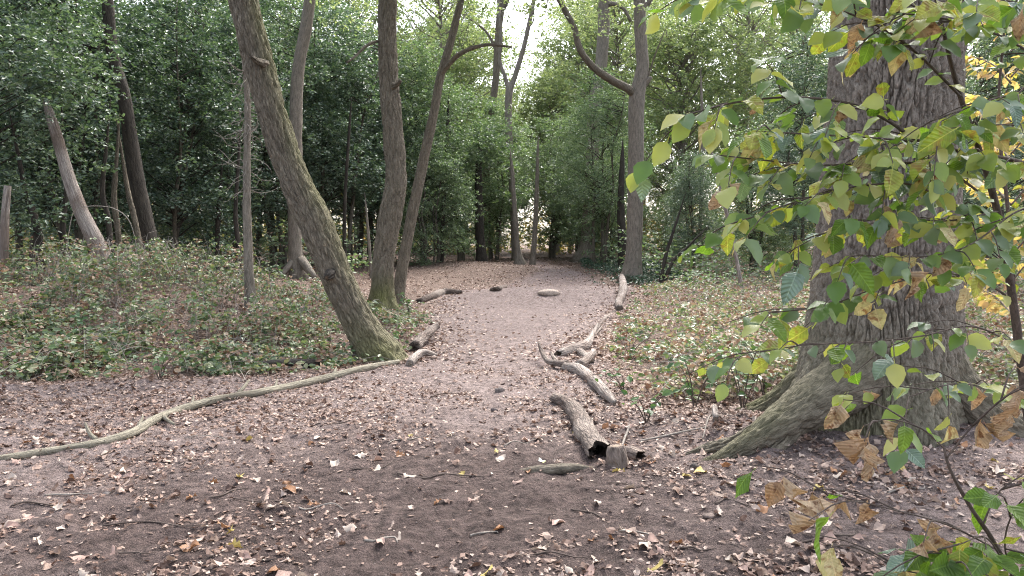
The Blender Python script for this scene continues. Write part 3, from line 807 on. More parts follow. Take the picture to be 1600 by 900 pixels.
for q in [
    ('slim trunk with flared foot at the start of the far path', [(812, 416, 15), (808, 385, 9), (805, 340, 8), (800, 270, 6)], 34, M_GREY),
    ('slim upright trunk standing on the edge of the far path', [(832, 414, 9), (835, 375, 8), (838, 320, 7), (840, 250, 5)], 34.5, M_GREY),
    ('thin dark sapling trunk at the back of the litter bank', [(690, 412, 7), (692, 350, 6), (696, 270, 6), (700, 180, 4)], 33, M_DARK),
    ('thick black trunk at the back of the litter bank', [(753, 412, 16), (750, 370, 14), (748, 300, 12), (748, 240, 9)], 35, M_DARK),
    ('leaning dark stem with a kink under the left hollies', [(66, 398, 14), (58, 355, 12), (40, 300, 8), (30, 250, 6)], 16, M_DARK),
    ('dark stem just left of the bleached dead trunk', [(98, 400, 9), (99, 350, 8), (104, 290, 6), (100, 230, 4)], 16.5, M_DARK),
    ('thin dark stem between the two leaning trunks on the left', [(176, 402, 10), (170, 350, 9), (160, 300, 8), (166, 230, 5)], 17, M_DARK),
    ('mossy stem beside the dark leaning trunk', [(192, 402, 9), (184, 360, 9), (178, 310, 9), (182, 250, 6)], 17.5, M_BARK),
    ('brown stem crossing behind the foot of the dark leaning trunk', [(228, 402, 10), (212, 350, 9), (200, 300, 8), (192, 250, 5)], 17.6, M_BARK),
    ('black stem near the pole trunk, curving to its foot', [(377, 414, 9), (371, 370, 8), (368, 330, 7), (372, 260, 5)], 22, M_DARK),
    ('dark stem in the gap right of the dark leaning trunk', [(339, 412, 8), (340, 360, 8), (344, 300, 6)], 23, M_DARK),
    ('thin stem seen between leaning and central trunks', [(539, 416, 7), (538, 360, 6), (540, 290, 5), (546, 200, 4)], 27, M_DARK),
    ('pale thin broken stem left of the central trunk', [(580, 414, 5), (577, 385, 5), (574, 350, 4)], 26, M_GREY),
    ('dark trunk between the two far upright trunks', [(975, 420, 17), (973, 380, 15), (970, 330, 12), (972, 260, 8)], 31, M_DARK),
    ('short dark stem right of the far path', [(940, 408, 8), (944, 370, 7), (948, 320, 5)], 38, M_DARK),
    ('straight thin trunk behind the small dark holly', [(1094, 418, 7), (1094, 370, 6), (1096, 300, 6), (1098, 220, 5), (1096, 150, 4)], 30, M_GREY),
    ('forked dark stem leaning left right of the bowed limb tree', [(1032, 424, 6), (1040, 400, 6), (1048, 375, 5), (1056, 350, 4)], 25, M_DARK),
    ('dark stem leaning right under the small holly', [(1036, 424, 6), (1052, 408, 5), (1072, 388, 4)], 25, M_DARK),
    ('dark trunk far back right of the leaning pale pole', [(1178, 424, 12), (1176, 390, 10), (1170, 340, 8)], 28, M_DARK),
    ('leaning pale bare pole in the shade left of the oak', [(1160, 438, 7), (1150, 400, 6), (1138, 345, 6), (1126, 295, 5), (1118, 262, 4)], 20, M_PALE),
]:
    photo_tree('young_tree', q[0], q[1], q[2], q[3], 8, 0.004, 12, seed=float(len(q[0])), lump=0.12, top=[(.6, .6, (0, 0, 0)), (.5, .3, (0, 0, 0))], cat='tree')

# ------------------------------------------------------------------ the big oak
def big_oak():
    B = np.array([2.98, 5.95, 0.0]); B[2] = gz(B[0], B[1])
    e = empty('old_oak', B, 'massive old oak trunk with fissured bark and spreading roots on the right', 'oak tree')
    z = np.concatenate([np.arange(-0.35, 3.3, 0.0135), np.linspace(3.32, 8.5, 60)])
    nth = 400
    uu = np.linspace(0, 2*np.pi, nth, endpoint=False)
    th = uu - np.pi/2 - 0.3 - 0.62 * np.sin(uu)      # finer on the side towards the path
    Z, TH = np.meshgrid(z, th, indexing='ij')
    Rz = np.interp(Z, [-.4, 0, .3, .8, 1.5, 2.4, 3.3, 6, 8.5], [.60, .60, .57, .535, .50, .478, .468, .42, .33])
    lobes = [(math.atan2(-.50, -1.63), .30, .34, .33), (math.atan2(.30, -1.2), .14, .34, .30), (math.atan2(-.30, 1.0), .20, .36, .36),
             (math.atan2(1, .35), .35, .4, .4), (math.atan2(-1, .12), .16, .3, .3), (math.atan2(.9, -.5), .25, .35, .3), (math.atan2(.4, 1), .3, .4, .4)]
    rr = Rz.copy()
    for a, amp, wd, hz in lobes:
        dth = np.angle(np.exp(1j * (TH - a)))
        rr = rr + amp * np.exp(-(dth / wd) ** 2) * np.exp(-np.maximum(Z, 0) / hz)
    cx, cy_ = np.cos(TH), np.sin(TH)
    rr = rr * (1 + 0.045 * perlin(cx * 1.6 + 3, cy_ * 1.6, Z * 0.7))
    R0 = 0.52
    wx = 0.028 * perlin(cx * 3, cy_ * 3, Z * 2.2); wy = 0.028 * perlin(cx * 3 + 7, cy_ * 3, Z * 2.2)
    a1 = perlin((cx * R0 + wx) * 23, (cy_ * R0 + wy) * 23, Z * 3.6)
    a2 = perlin((cx * R0 + wx) * 34 + 5, (cy_ * R0 + wy) * 34, Z * 9)
    a3 = perlin(cx * R0 * 20, cy_ * R0 * 20, Z * 17 + 3)
    a4 = perlin(cx * R0 * 60, cy_ * R0 * 60, Z * 40)
    fis = np.exp(-(a1 / 0.075) ** 2)
    f2 = np.exp(-(a2 / 0.07) ** 2)
    f3 = np.exp(-(a3 / 0.07) ** 2)
    dep = 0.012 - 0.040 * fis - 0.020 * f2 * (1 - fis) - 0.014 * f3 + 0.008 * a4 + 0.010 * np.abs(a1)
    smoothlow = np.clip(sstep(0.05, 0.8, Z), 0.75, 1)
    rr = rr + dep * smoothlow * sstep(8.4, 6, Z)
    lean = 0.012 * Z ** 1.2 * (Z > 0)
    V = np.stack([rr * cx + np.nan_to_num(lean), rr * cy_, Z], -1).reshape(-1, 3)
    n, k = Z.shape
    i = np.arange(n - 1)[:, None] * k; j = np.arange(k)[None]; j2 = (j + 1) % k
    Fq = np.stack([i + j, i + j2, i + k + j2, i + k + j], -1).reshape(-1, 4)
    bk = np.stack([cx * R0, cy_ * R0, Z], -1).reshape(-1, 3)
    ms = (sstep(1.3, 0.15, Z) * (0.35 + 0.65 * np.clip(-cx * 0.9 - cy_ * 0.2, 0, 1))).ravel()
    obj('trunk', mesh_np('old_oak_trunk', V, [Fq], {'bark': bk, 'moss': ms}), M_OAK, e)
    mossf = lambda a: (lambda V, off: a * np.clip(0.15 + off[:, 2], 0, 1))
    roots = [
        ([(1380, 535, 5.8, .27), (1324, 594, 5.6, .225), (1267, 632, 5.42, .168), (1206, 672, 5.28, .120), (1152, 706, 5.18, .080), (1106, 728, 5.1, .046), (1050, 742, 5.05, .02)], 0.45),
        ([(1330, 520, 6.1, .18), (1262, 590, 6.15, .13), (1205, 634, 6.2, .10), (1150, 664, 6.2, .115), (1100, 668, 6.2, .11), (1050, 660, 6.3, .085), (1005, 657, 6.4, .07), (962, 660, 6.45, .035)], 0.9),
        ([(1460, 560, 5.75, .20), (1520, 630, 5.6, .16), (1580, 668, 5.5, .125), (1650, 690, 5.45, .09), (1740, 715, 5.4, .04)], 0.35),
        ([(1250, 650, 5.40, .08), (1225, 690, 5.26, .06), (1190, 715, 5.14, .04), (1165, 735, 5.05, .015)], 0.2),
        ([(1190, 668, 5.3, .06), (1150, 690, 5.3, .05), (1105, 702, 5.28, .035), (1070, 712, 5.25, .012)], 0.3),
    ]
    for pts, ma in roots:
        P = [at(a, b, Y) for a, b, Y, r in pts]; rad = [r for *_, r in pts]
        mb = MB(); mb.add(*tube(P, rad, 64, 200, 0.013, 26, 3.1 * len(pts) + ma, moss=mossf(ma), lump=0.2))
        obj('root', mb.mesh('old_oak_root', B), M_ROOT, e)
    ax = np.array([[0, 0, 5.0], [.1, 0, 8.4], [.2, .1, 9.5]])
    Vc, Fc, tips = deciduous_crown(120, 7.5, 13, 4.6, 75, 15, 0.13)
    obj('crown', mesh_np('old_oak_crown', Vc, [Fc], smooth=False), M_OAKLEAF, e)
    obj('limbwork', limbs_mesh(120, ax, tips, 0.14, 6.5).mesh('old_oak_limbwork'), M_OAK, e)
big_oak()

# surface root crossing the path (its own thing: a root running out of the soil)
def ground_tube(name, label, cat, pix, mat, seg=12, bump=0.004, freq=20, lift=0.6, hollow=None, lump=0.12, seed=0.0, rings=None, moss=None, children=(), group=None, squash=None, smooth=True):
    """pix: (px, py of the contact line, width px[, extra height m]) along the ground"""
    P, rad = [], []
    for q in pix:
        g = ground(q[0], q[1]); r = q[2] / 2 / F * g[1]
        P.append(g + np.array([0, 0, r * lift * .8 + (q[3] if len(q) > 3 else 0)])); rad.append(r)
    o_ = np.array(P[len(P)//2]); o_[2] = gz(o_[0], o_[1])
    mb = MB(); mb.add(*tube(P, rad, seg, rings, bump, freq, seed, hollow=hollow, lump=lump, moss=moss, squash=squash, ragged=1.3))
    me = mb.mesh(name, o_, smooth)
    if not children:
        return tag(obj(name, me, mat, None, o_), label, cat, group)
    e = empty(name, o_, label, cat, group)
    obj('log_body', me, mat, e)
    for cn, cp, cm_ in children:
        Pc, rc = [], []
        for q in cp:
            g = ground(q[0], q[1]); r = q[2] / 2 / F * g[1]
            Pc.append(g + np.array([0, 0, r * lift * .8 + (q[3] if len(q) > 3 else 0)])); rc.append(r)
        mb = MB(); mb.add(*tube(Pc, rc, 8, None, bump * .6, freq, seed + 2, lump=lump))
        obj(cn, mb.mesh(cn, o_), cm_ or mat, e)
    return e

ground_tube('surface_root', 'dark root breaking the soil in front of the hollow log', 'root', [(790, 740, 6, -.02), (830, 737, 14), (870, 734, 17), (910, 732, 12), (950, 733, 6, -.02)], M_ROOT, lift=0.1)
ground_tube('fallen_branch', 'long pale fallen branch snaking along the path edge to the leaning trunk', 'branch',
    [(-60, 728, 10), (0, 720, 11), (80, 708, 12), (150, 697, 13), (205, 681, 14), (245, 659, 14), (285, 643, 13), (340, 628, 12), (400, 618, 12), (460, 606, 12), (520, 592, 12), (570, 579, 11), (622, 568, 8)], M_BRANCH, 12, 0.002, 18, 0.8, lump=0.08, rings=170,
    children=[('knot', [(216, 672, 6, .02), (222, 668, 5, .06), (224, 664, 2, .08)], None), ('knot', [(300, 638, 5, .02), (302, 633, 4, .05), (303, 629, 2, .06)], None), ('knot', [(430, 611, 5, .02), (432, 607, 4, .05), (433, 602, 2, .06)], None),
      ('broken_stub', [(150, 694, 8, .02), (140, 690, 6, .06), (134, 684, 4, .11)], None), ('broken_stub', [(370, 622, 7, .02), (381, 618, 6, .07), (390, 612, 3, .12)], None), ('knot', [(520, 592, 6, .02), (524, 588, 5, .05), (526, 584, 2, .07)], None), ('broken_stub', [(255, 655, 8, .01), (262, 662, 6, .02), (272, 668, 4, .02)], None)])
ground_tube('hollow_log', 'thick bent log with a dark hollow end on the path edge', 'log',
    [(868, 628, 18), (888, 640, 23), (905, 660, 29), (917, 690, 34), (938, 718, 39)], M_LOG, 26, 0.006, 22, 0.75, hollow=(1, 0.6, 0.2), lump=0.22, rings=70, seed=3.3)
def stump_piece():
    g = ground(965, 728); o_ = g
    mb = MB()
    V, Fq, Bk, M_ = tube([(0, 0, -.08), (0.005, 0, 0.0), (-.005, .01, .08), (-.01, .015, .135)], [.10, .078, .066, .05], 18, 18, 0.012, 24, 4.4, lump=0.25)
    M_[-1] = -1.0
    mb.add(V, Fq, Bk, M_)
    tag(obj('stump', mb.mesh('stump'), bark_mat('stump_wood', (0.10, .075, .062), (.23, .18, .15), 20, .3, cut=(.36, .27, .20)), None, o_), 'small broken stump with pale top beside the hollow log end', 'stump')
stump_piece()
ground_tube('wood_chunk', 'short rotten wood chunk right of the small stump', 'wood', [(972, 716, 22), (985, 716, 26), (998, 718, 20)], M_LOG, 12, 0.006, 24, 0.6, hollow=(1, .7, .05), lump=.25, seed=5.1)
ground_tube('forked_log', 'bleached log with antler-like broken end pointing at the path', 'log',
    [(884, 578, 15), (906, 584, 18), (930, 603, 19), (948, 622, 17), (962, 634, 10)], M_PALE, 16, 0.005, 22, 0.8, lump=.16, rings=60, seed=6.2,
    children=[('antler_branch', [(886, 577, 14, .02), (870, 576, 11, .04), (856, 576, 9, .07), (846, 566, 7, .14), (842, 560, 4, .20)], M_LOG), ('antler_branch', [(872, 576, 9, .04), (864, 572, 6, .10), (862, 570, 4, .14)], M_LOG),
              ('broken_stub', [(905, 580, 16, .03), (918, 574, 13, .07), (928, 566, 9, .11)], None)])
ground_tube('rotten_log', 'broken rotten log lying across the right path edge', 'log', [(874, 556, 12), (890, 552, 18), (908, 548, 18), (918, 540, 14), (925, 528, 8, .03), (934, 512, 4, .05)], M_PALE, 14, 0.006, 20, 0.7, hollow=(0, .7, .15), lump=.2, rings=50, seed=7.7,
    children=[('broken_stub', [(905, 552, 12), (915, 560, 12), (925, 566, 9)], None)])
ground_tube('thin_branch', 'thin grey branch running from the rotten log towards the pale log', 'branch', [(930, 520, 4), (938, 508, 5), (945, 499, 5), (957, 490, 4), (962, 486, 3)], M_LOG, 8, 0.003, 20, 0.8, lump=.15, seed=21.0)
ground_tube('thin_branch', 'thin bleached branch lying along the right edge of the path', 'branch', [(915, 548, 4), (922, 536, 5), (928, 527, 4), (940, 512, 3)], M_PALE, 8, 0.003, 20, 0.8, lump=.15, seed=22.0)
ground_tube('pale_log', 'pale peeled log lying beside the foot of the bowed limb tree', 'log', [(968, 486, 11), (967, 476, 12), (972, 464, 13), (974, 452, 13), (971, 444, 9, .2)], M_PALE, 12, 0.006, 14, 0.9, lump=.15, seed=8.8)
ground_tube('bank_log', 'dark log lying left of the path below the litter bank', 'log', [(655, 474, 9), (672, 468, 11), (695, 460, 12), (720, 459, 7)], M_LOG, 12, 0.006, 14, 0.8, lump=.15, seed=9.1)
ground_tube('small_log', 'short brown log at the lower edge of the litter bank', 'log', [(768, 454, 6), (780, 453, 8), (790, 450, 6)], M_LOG, 10, 0.006, 14, 0.7, lump=.15, seed=9.6)
ground_tube('bramble_log', 'dark brown log lying in the brambles left of the leaning trunk', 'log', [(397, 574, 10), (420, 573, 13), (450, 573, 15), (480, 573, 15), (499, 571, 12)], M_DARK, 14, 0.005, 20, 0.8, lump=.15, seed=10.2)
ground_tube('splintered_log', 'splintered brown log end pointing up from the left path edge', 'log', [(648, 548, 18), (658, 542, 18, .05), (670, 536, 14, .11), (684, 530, 7, .17)], M_LOG, 14, 0.008, 18, 0.8, hollow=(1, .6, .1), lump=.2, seed=11.4,
    children=[('splinter', [(665, 537, 9, .12), (676, 531, 7, .18), (687, 525, 3, .22)], None)])
ground_tube('crooked_branch', 'bleached crooked branch on the left path edge below the leaning trunk', 'branch', [(640, 572, 12), (650, 564, 14, .02), (660, 560, 12, .05), (672, 559, 9, .03), (681, 557, 6)], M_PALE, 10, 0.004, 20, 0.8, lump=.15, seed=12.5)
ground_tube('cut_stub', 'short pale cut branch stub resting on the mossy root', 'branch', [(1118, 676, 9, .10), (1117, 668, 10, .10), (1116, 660, 9, .11)], M_PALE, 10, 0.001, 20, 0.8, lump=.05, seed=13.1)
ground_tube('far_log', 'long thin grey log lying behind the right bramble patch', 'log', [(1010, 446, 3), (1060, 444, 3.5), (1110, 443, 3.5), (1160, 442, 3)], M_PALE, 8, 0.003, 14, 0.9, lump=.1, seed=14.2)
for k, (pix, lab) in enumerate([
    ([(1128, 655, 3), (1122, 660, 3, .05), (1108, 668, 3, .08), (1098, 690, 2, .02)], 'thin bent twig arching over the mossy root'),
    ([(972, 698, 4), (976, 690, 4, .02), (980, 684, 4, .04), (983, 680, 3, .07)], 'short pale twig between hollow log and mossy root'),
    ([(1000, 690, 3), (1040, 686, 3, .02), (1075, 680, 3, .03), (1105, 672, 2, .02)], 'thin reddish twig lying in front of the mossy root')]):
    ground_tube('twig', lab, 'twig', pix, M_DEADTWIG, 6, 0, 20, 0.8, lump=.1, seed=15.0 + k)

# stones and clods
def stone(px, py, w_, hgt, label, col, seed):
    g = ground(px, py); r = w_ / 2 / F * g[1]
    rng = np.random.default_rng(seed)
    nu, nv = 16, 10
    u = np.linspace(0, 2*np.pi, nu, endpoint=False); v = np.linspace(0, np.pi, nv)
    UU, VV = np.meshgrid(u, v)
    x, y, z = np.cos(UU)*np.sin(VV), np.sin(UU)*np.sin(VV), np.cos(VV)
    k = 1 + 0.28 * perlin(x*1.7 + seed, y*1.7, z*1.7) + 0.10 * perlin(x*5, y*5 + seed, z*5)
    V = np.stack([x*k*r, y*k*r*0.8, z*k*r*hgt], -1).reshape(-1, 3)
    i = np.arange(nv-1)[:, None]*nu; j = np.arange(nu)[None]; j2 = (j+1) % nu
    Fq = np.stack([i+j, i+nu+j, i+nu+j2, i+j2], -1).reshape(-1, 4)
    m, t, b, out = new_mat('stone_' + label[:8].strip())
    tc = node(t, 'ShaderNodeTexCoord'); no = node(t, 'ShaderNodeTexNoise', Scale=30.0, Detail=5.0); t.links.new(tc.outputs['Object'], no.inputs['Vector'])
    t.links.new(ramp(t, no.outputs['Fac'], [(0.3, tuple(.6*c for c in col)), (0.7, tuple(1.25*c for c in col))]), b.inputs['Base Color'])
    b.inputs['Roughness'].default_value = .85
    bp = node(t, 'ShaderNodeBump', Strength=.6, Distance=.01); t.links.new(no.outputs['Fac'], bp.inputs['Height']); t.links.new(bp.outputs[0], b.inputs['Normal'])
    tag(obj('stone', mesh_np('stone', V, [Fq]), m, None, g + np.array([0, 0, r*hgt*0.35])), label, 'stone')
stone(858, 460, 34, 0.35, 'flat pale stone on top of the path hump', (.34, .27, .22), 1)
stone(781, 613, 16, 0.7, 'grey clod of earth in the middle of the path', (.12, .095, .085), 2)
stone(772, 642, 12, 0.6, 'dark pebble below the grey clod on the path', (.085, .065, .06), 3)
stone(833, 644, 9, 0.8, 'small dark pebble near the upper end of the hollow log', (.07, .052, .046), 4)
stone(26, 818, 20, 0.5, 'buff stone near the lower left corner', (.33, .25, .19), 5)
stone(167, 775, 16, 0.6, 'dark grey stone left of the trodden soil', (.10, .085, .08), 6)
stone(1085, 733, 14, 1.0, 'small dark root knob at the tip of the great oak root', (.06, .045, .038), 7)
stone(1107, 808, 20, 0.45, 'brown oval pebble on the litter right of the stump', (.16, .115, .095), 8)

# ------------------------------------------------------------------ leaf litter
OAKL = [(0.0, 0.02), (0.12, 0.06), (0.22, 0.21), (0.32, 0.09), (0.45, 0.30), (0.56, 0.12), (0.70, 0.29), (0.82, 0.11), (0.93, 0.14), (1.0, 0.0)]
OVL = [(0.0, 0.02), (0.18, 0.22), (0.42, 0.33), (0.68, 0.27), (0.88, 0.12), (1.0, 0.0)]
LT = [tmpl(OAKL, .5, .15, .6), tmpl(OAKL, -.4, -.3, .5), tmpl(OVL, .7, .25, .5), tmpl(OVL, -.3, -.2, .6)]
CHIP = (np.array([(0,0,0),(0.5,0.3,0.12),(1,0.05,0.02),(0.55,-0.32,0.10)], float), np.array([(0,2,1),(0,3,2)]))

def scatter(n, fx, fy, dens, rng):
    """rejection sampling of (x, y)"""
    out = np.zeros((0, 2))
    while len(out) < n:
        y = fy(rng.uniform(0, 1, n*2)); x = fx(rng.uniform(-1, 1, n*2), y)
        k = rng.uniform(0, 1, n*2) < dens(x, y)
        out = np.vstack([out, np.stack([x, y], 1)[k]])
    return out[:n]
def micro(x, y):
    near = sstep(16, 5, y)
    return height(x, y) + near * (0.034 * perlin(x*3.1, y*3.1, 0.3) + 0.026 * perlin(x*8, y*8, 2.3) + 0.014 * perlin(x*19, y*19, 5.3))
def ldens(x, y):
    pe = path_edge(x, y)
    cl = sstep(-0.1, 0.4, perlin(x * 1.1, y * 1.1, 8.1) + 0.7 * perlin(x * 3.3, y * 3.3, 1.1)) ** 1.5
    trod = np.exp(-((x + 0.6) / 2.0) ** 2 - ((y - 4.7) / 2.2) ** 2)
    mid = sstep(8.3, 11, y) * sstep(22.5, 21, y) * sstep(0.0, 0.5, pe)
    d = 0.12 + 0.88 * cl
    edge = np.exp(-(pe / 0.7) ** 2)
    left = np.exp(-((y - 7.1) / 1.1) ** 2) * sstep(-0.3, -1.6, x)
    logs = np.exp(-((x - 1.55) / 0.75) ** 2 - ((y - 6.6) / 1.1) ** 2)
    oakf = np.exp(-((x - 2.2) / 0.9) ** 2 - ((y - 4.9) / 0.5) ** 2) * 0.5
    return np.clip(0.62 * d * (1 - 0.85 * trod) * (1 - 0.95 * mid) + 0.35 * edge + 0.7 * left + 0.6 * logs + 0.4 * oakf, 0.02, 1)
def lay(P, rng, leaf, T, tilt=0.35, dz=0.012, sc=(0.5, 1.25)):
    n = len(P)
    z = micro(P[:, 0], P[:, 1]) + rng.uniform(0.002, dz, n)
    a = rng.uniform(0, 2*np.pi, n)
    d = np.stack([np.cos(a), np.sin(a), rng.normal(0, tilt*0.5, n)], 1)
    nn = np.stack([rng.normal(0, tilt, n), rng.normal(0, tilt, n), np.ones(n)], 1)
    flip = np.where(rng.uniform(0, 1, n) < 0.4, -1.0, 1.0)[:, None]
    s = leaf * rng.uniform(*sc, n)
    PP = np.stack([P[:, 0], P[:, 1], z], 1) - nrm(d) * (s[:, None] * 0.5)
    return leaf_field(T, PP, d, nn * flip, s)
def leaf_litter():
    rng = np.random.default_rng(31)
    L = []
    fx = lambda u, y: u * (y * 0.78 + 0.6)
    P = scatter(7500, fx, lambda u: 2.7 + 8.5 * u ** 1.5, ldens, rng)
    for k in range(4): L.append(lay(P[k::4], rng, 0.072, LT[k], 0.55, 0.022, (.3, 1.15)))
    P = scatter(48000, fx, lambda u: 2.7 + 11 * u ** 1.4, ldens, rng)
    L.append(lay(P, rng, 0.034, CHIP, .4, .012, (.25, 1.4)))
    P = scatter(60000, fx, lambda u: 9.5 + 34 * u ** 1.1, lambda x, y: ldens(x, y) * 0.9 + .1 * (y > 22), rng)
    L.append(lay(P, rng, 0.085, CHIP, .5, .03, (.4, 1.2)))
    V, Fc = join_fields(L)
    o = obj('leaf_litter', mesh_np('leaf_litter', V, [Fc], smooth=False), M_LITTER)
    tag(o, 'scattered dry leaf fragments strewn over soil and path', 'leaf litter', kind='stuff')
leaf_litter()

def soil_crumbs():
    rng = np.random.default_rng(37)
    P = scatter(15000, lambda u, y: u * (y * 0.74 + 0.3), lambda u: 2.7 + 6 * u ** 1.4, lambda x, y: .25 + .75 * sstep(-.1, .4, perlin(x * 2, y * 2, 5.5)), rng)
    T = (np.array([(1,0,0),(0,1,0),(-1,0,0),(0,-1,0),(0,0,.8)], float) * .5, np.array([(0,1,4),(1,2,4),(2,3,4),(3,0,4)]))
    n = len(P); s_ = .004 + .016 * rng.uniform(0, 1, n) ** 4
    z = micro(P[:, 0], P[:, 1]) - .001
    V, Fc = leaf_field(T, np.stack([P[:, 0], P[:, 1], z], 1), rng.normal(0, 1, (n, 3)) * np.array([1, 1, .2]), np.array([0, 0, 1.0]) + rng.normal(0, .3, (n, 3)), s_)
    m = leaf_mat('soil_crumb', [(.035, .024, .021), (.075, .054, .048), (.12, .09, .08), (.22, .17, .15)], .9, .2, 0)
    tag(obj('soil_crumbs', mesh_np('soil_crumbs', V, [Fc], smooth=False), m), 'small crumbs of soil scattered over the bare path', 'soil', kind='stuff')
soil_crumbs()

# single fallen leaves, the nearest ones
def fallen_leaves():
    rng = np.random.default_rng(41)
    P = scatter(300, lambda u, y: u * (y * 0.69 + 0.05), lambda u: 3.15 + 2.9 * u, lambda x, y: np.clip(ldens(x, y), .12, 1), rng)
    kinds = [('pale buff dry leaf curled on the foreground soil', (.50, .41, .34), 'pale buff leaves lying in the foreground', .32),
             ('pinkish tan dry leaf lying on the foreground soil', (.42, .28, .23), 'pinkish tan leaves lying in the foreground', .28),
             ('orange brown dry leaf lying on the foreground soil', (.32, .165, .085), 'orange brown leaves lying in the foreground', .16),
             ('dull brown withered leaf lying on the foreground soil', (.17, .105, .075), 'dull brown leaves lying in the foreground', .17),
             ('yellow fallen leaf bright on the foreground soil', (.46, .36, .12), 'yellow leaves lying in the foreground', .07)]
    mats, meshes = [], []
    for lab, c, g, p in kinds:
        m = leaf_mat('fallen_' + lab.split()[0], [tuple(.75*v for v in c), tuple(1.15*v for v in c)], .6, .3, .12, (1.1, 1, .9), per_object=True, spots=(tuple(.5*v for v in c), 60.0))
        mats.append(m)
        meshes.append([])
        for q in range(4):
            cu = [tmpl(OAKL, .55, .25, .7), tmpl(OAKL, -.5, -.35, .6), tmpl(OVL, .6, .3, .5), tmpl(OVL, -.5, -.25, .7)][q]
            me = mesh_np('fallen_leaf', cu[0] - np.array([.5, 0, 0]), [cu[1]]); me.materials.append(m); meshes[-1].append(me)
    ks = rng.choice(5, len(P), p=[k[3] for k in kinds])
    for (x, y), k in zip(P, ks):
        o = obj('fallen_leaf', meshes[k][rng.integers(4)])
        s = rng.uniform(.055, .105)
        o.scale = (s, s * rng.uniform(.8, 1.2), s)
        o.location = (x, y, float(micro(x, y)) + .012)
        o.rotation_euler = (rng.normal(0, .4), rng.normal(0, .3), rng.uniform(0, 6.28))
        tag(o, kinds[k][0], 'leaf', kinds[k][2])
    g = ground(846, 731)
    o = obj('fallen_leaf', mesh_np('green_fallen_leaf', LT[2][0] - np.array([.5, 0, 0]), [LT[2][1]]), leaf_mat('fresh_fallen', [(.12, .2, .04)], .45, .4, .3))
    o.scale = (.08,) * 3; o.location = g + np.array([0, 0, .05]); o.rotation_euler = (.5, .2, 1)
    tag(o, 'single fresh green leaf lying on the surface root', 'leaf')
fallen_leaves()

def twigs():
    rng = np.random.default_rng(43)
    spots = [((640, 690), 60), ((430, 790), 130), ((250, 822), 170), ((505, 800), 70), ((360, 775), 60), ((690, 745), 140), ((600, 850), 60), ((215, 870), 60), ((700, 615), 60),
             ((110, 770), 80), ((1200, 700), 70), ((930, 800), 60), ((1000, 830), 80), ((1150, 790), 70), ((1300, 840), 90), ((760, 830), 60), ((880, 870), 80), ((520, 660), 60), ((330, 690), 80), ((60, 800), 70),
             ((1080, 860), 60), ((820, 690), 60), ((400, 880), 50), ((590, 730), 90), ((1420, 760), 60), ((980, 760), 50)]
    for k, ((px, py), w_) in enumerate(spots):
        a = ground(px - w_/2, py + rng.uniform(-10, 10)); b = ground(px + w_/2, py + rng.uniform(-10, 10))
        pts = []
        for t in np.linspace(0, 1, 5):
            p = a * (1 - t) + b * t + np.array([rng.normal(0, .02), rng.normal(0, .02), 0]); p[2] = float(micro(p[0], p[1])) + .008
            pts.append(p)
        o_ = pts[2]
        r = rng.uniform(.0035, .007)
        mb = MB(); mb.add(*tube(pts, [r, r, r*.9, r*.75, r*.4], 6, 14, lump=.15, seed=float(k)))
        pale = k % 3 == 0
        tag(obj('twig', mb.mesh('twig', o_), M_DEADTWIG if pale else M_TWIG, None, o_),
            'pale dry twig lying on the foreground soil' if pale else 'thin dark twig lying on the foreground soil', 'twig', 'pale twigs on the soil' if pale else 'dark twigs on the soil')
twigs()

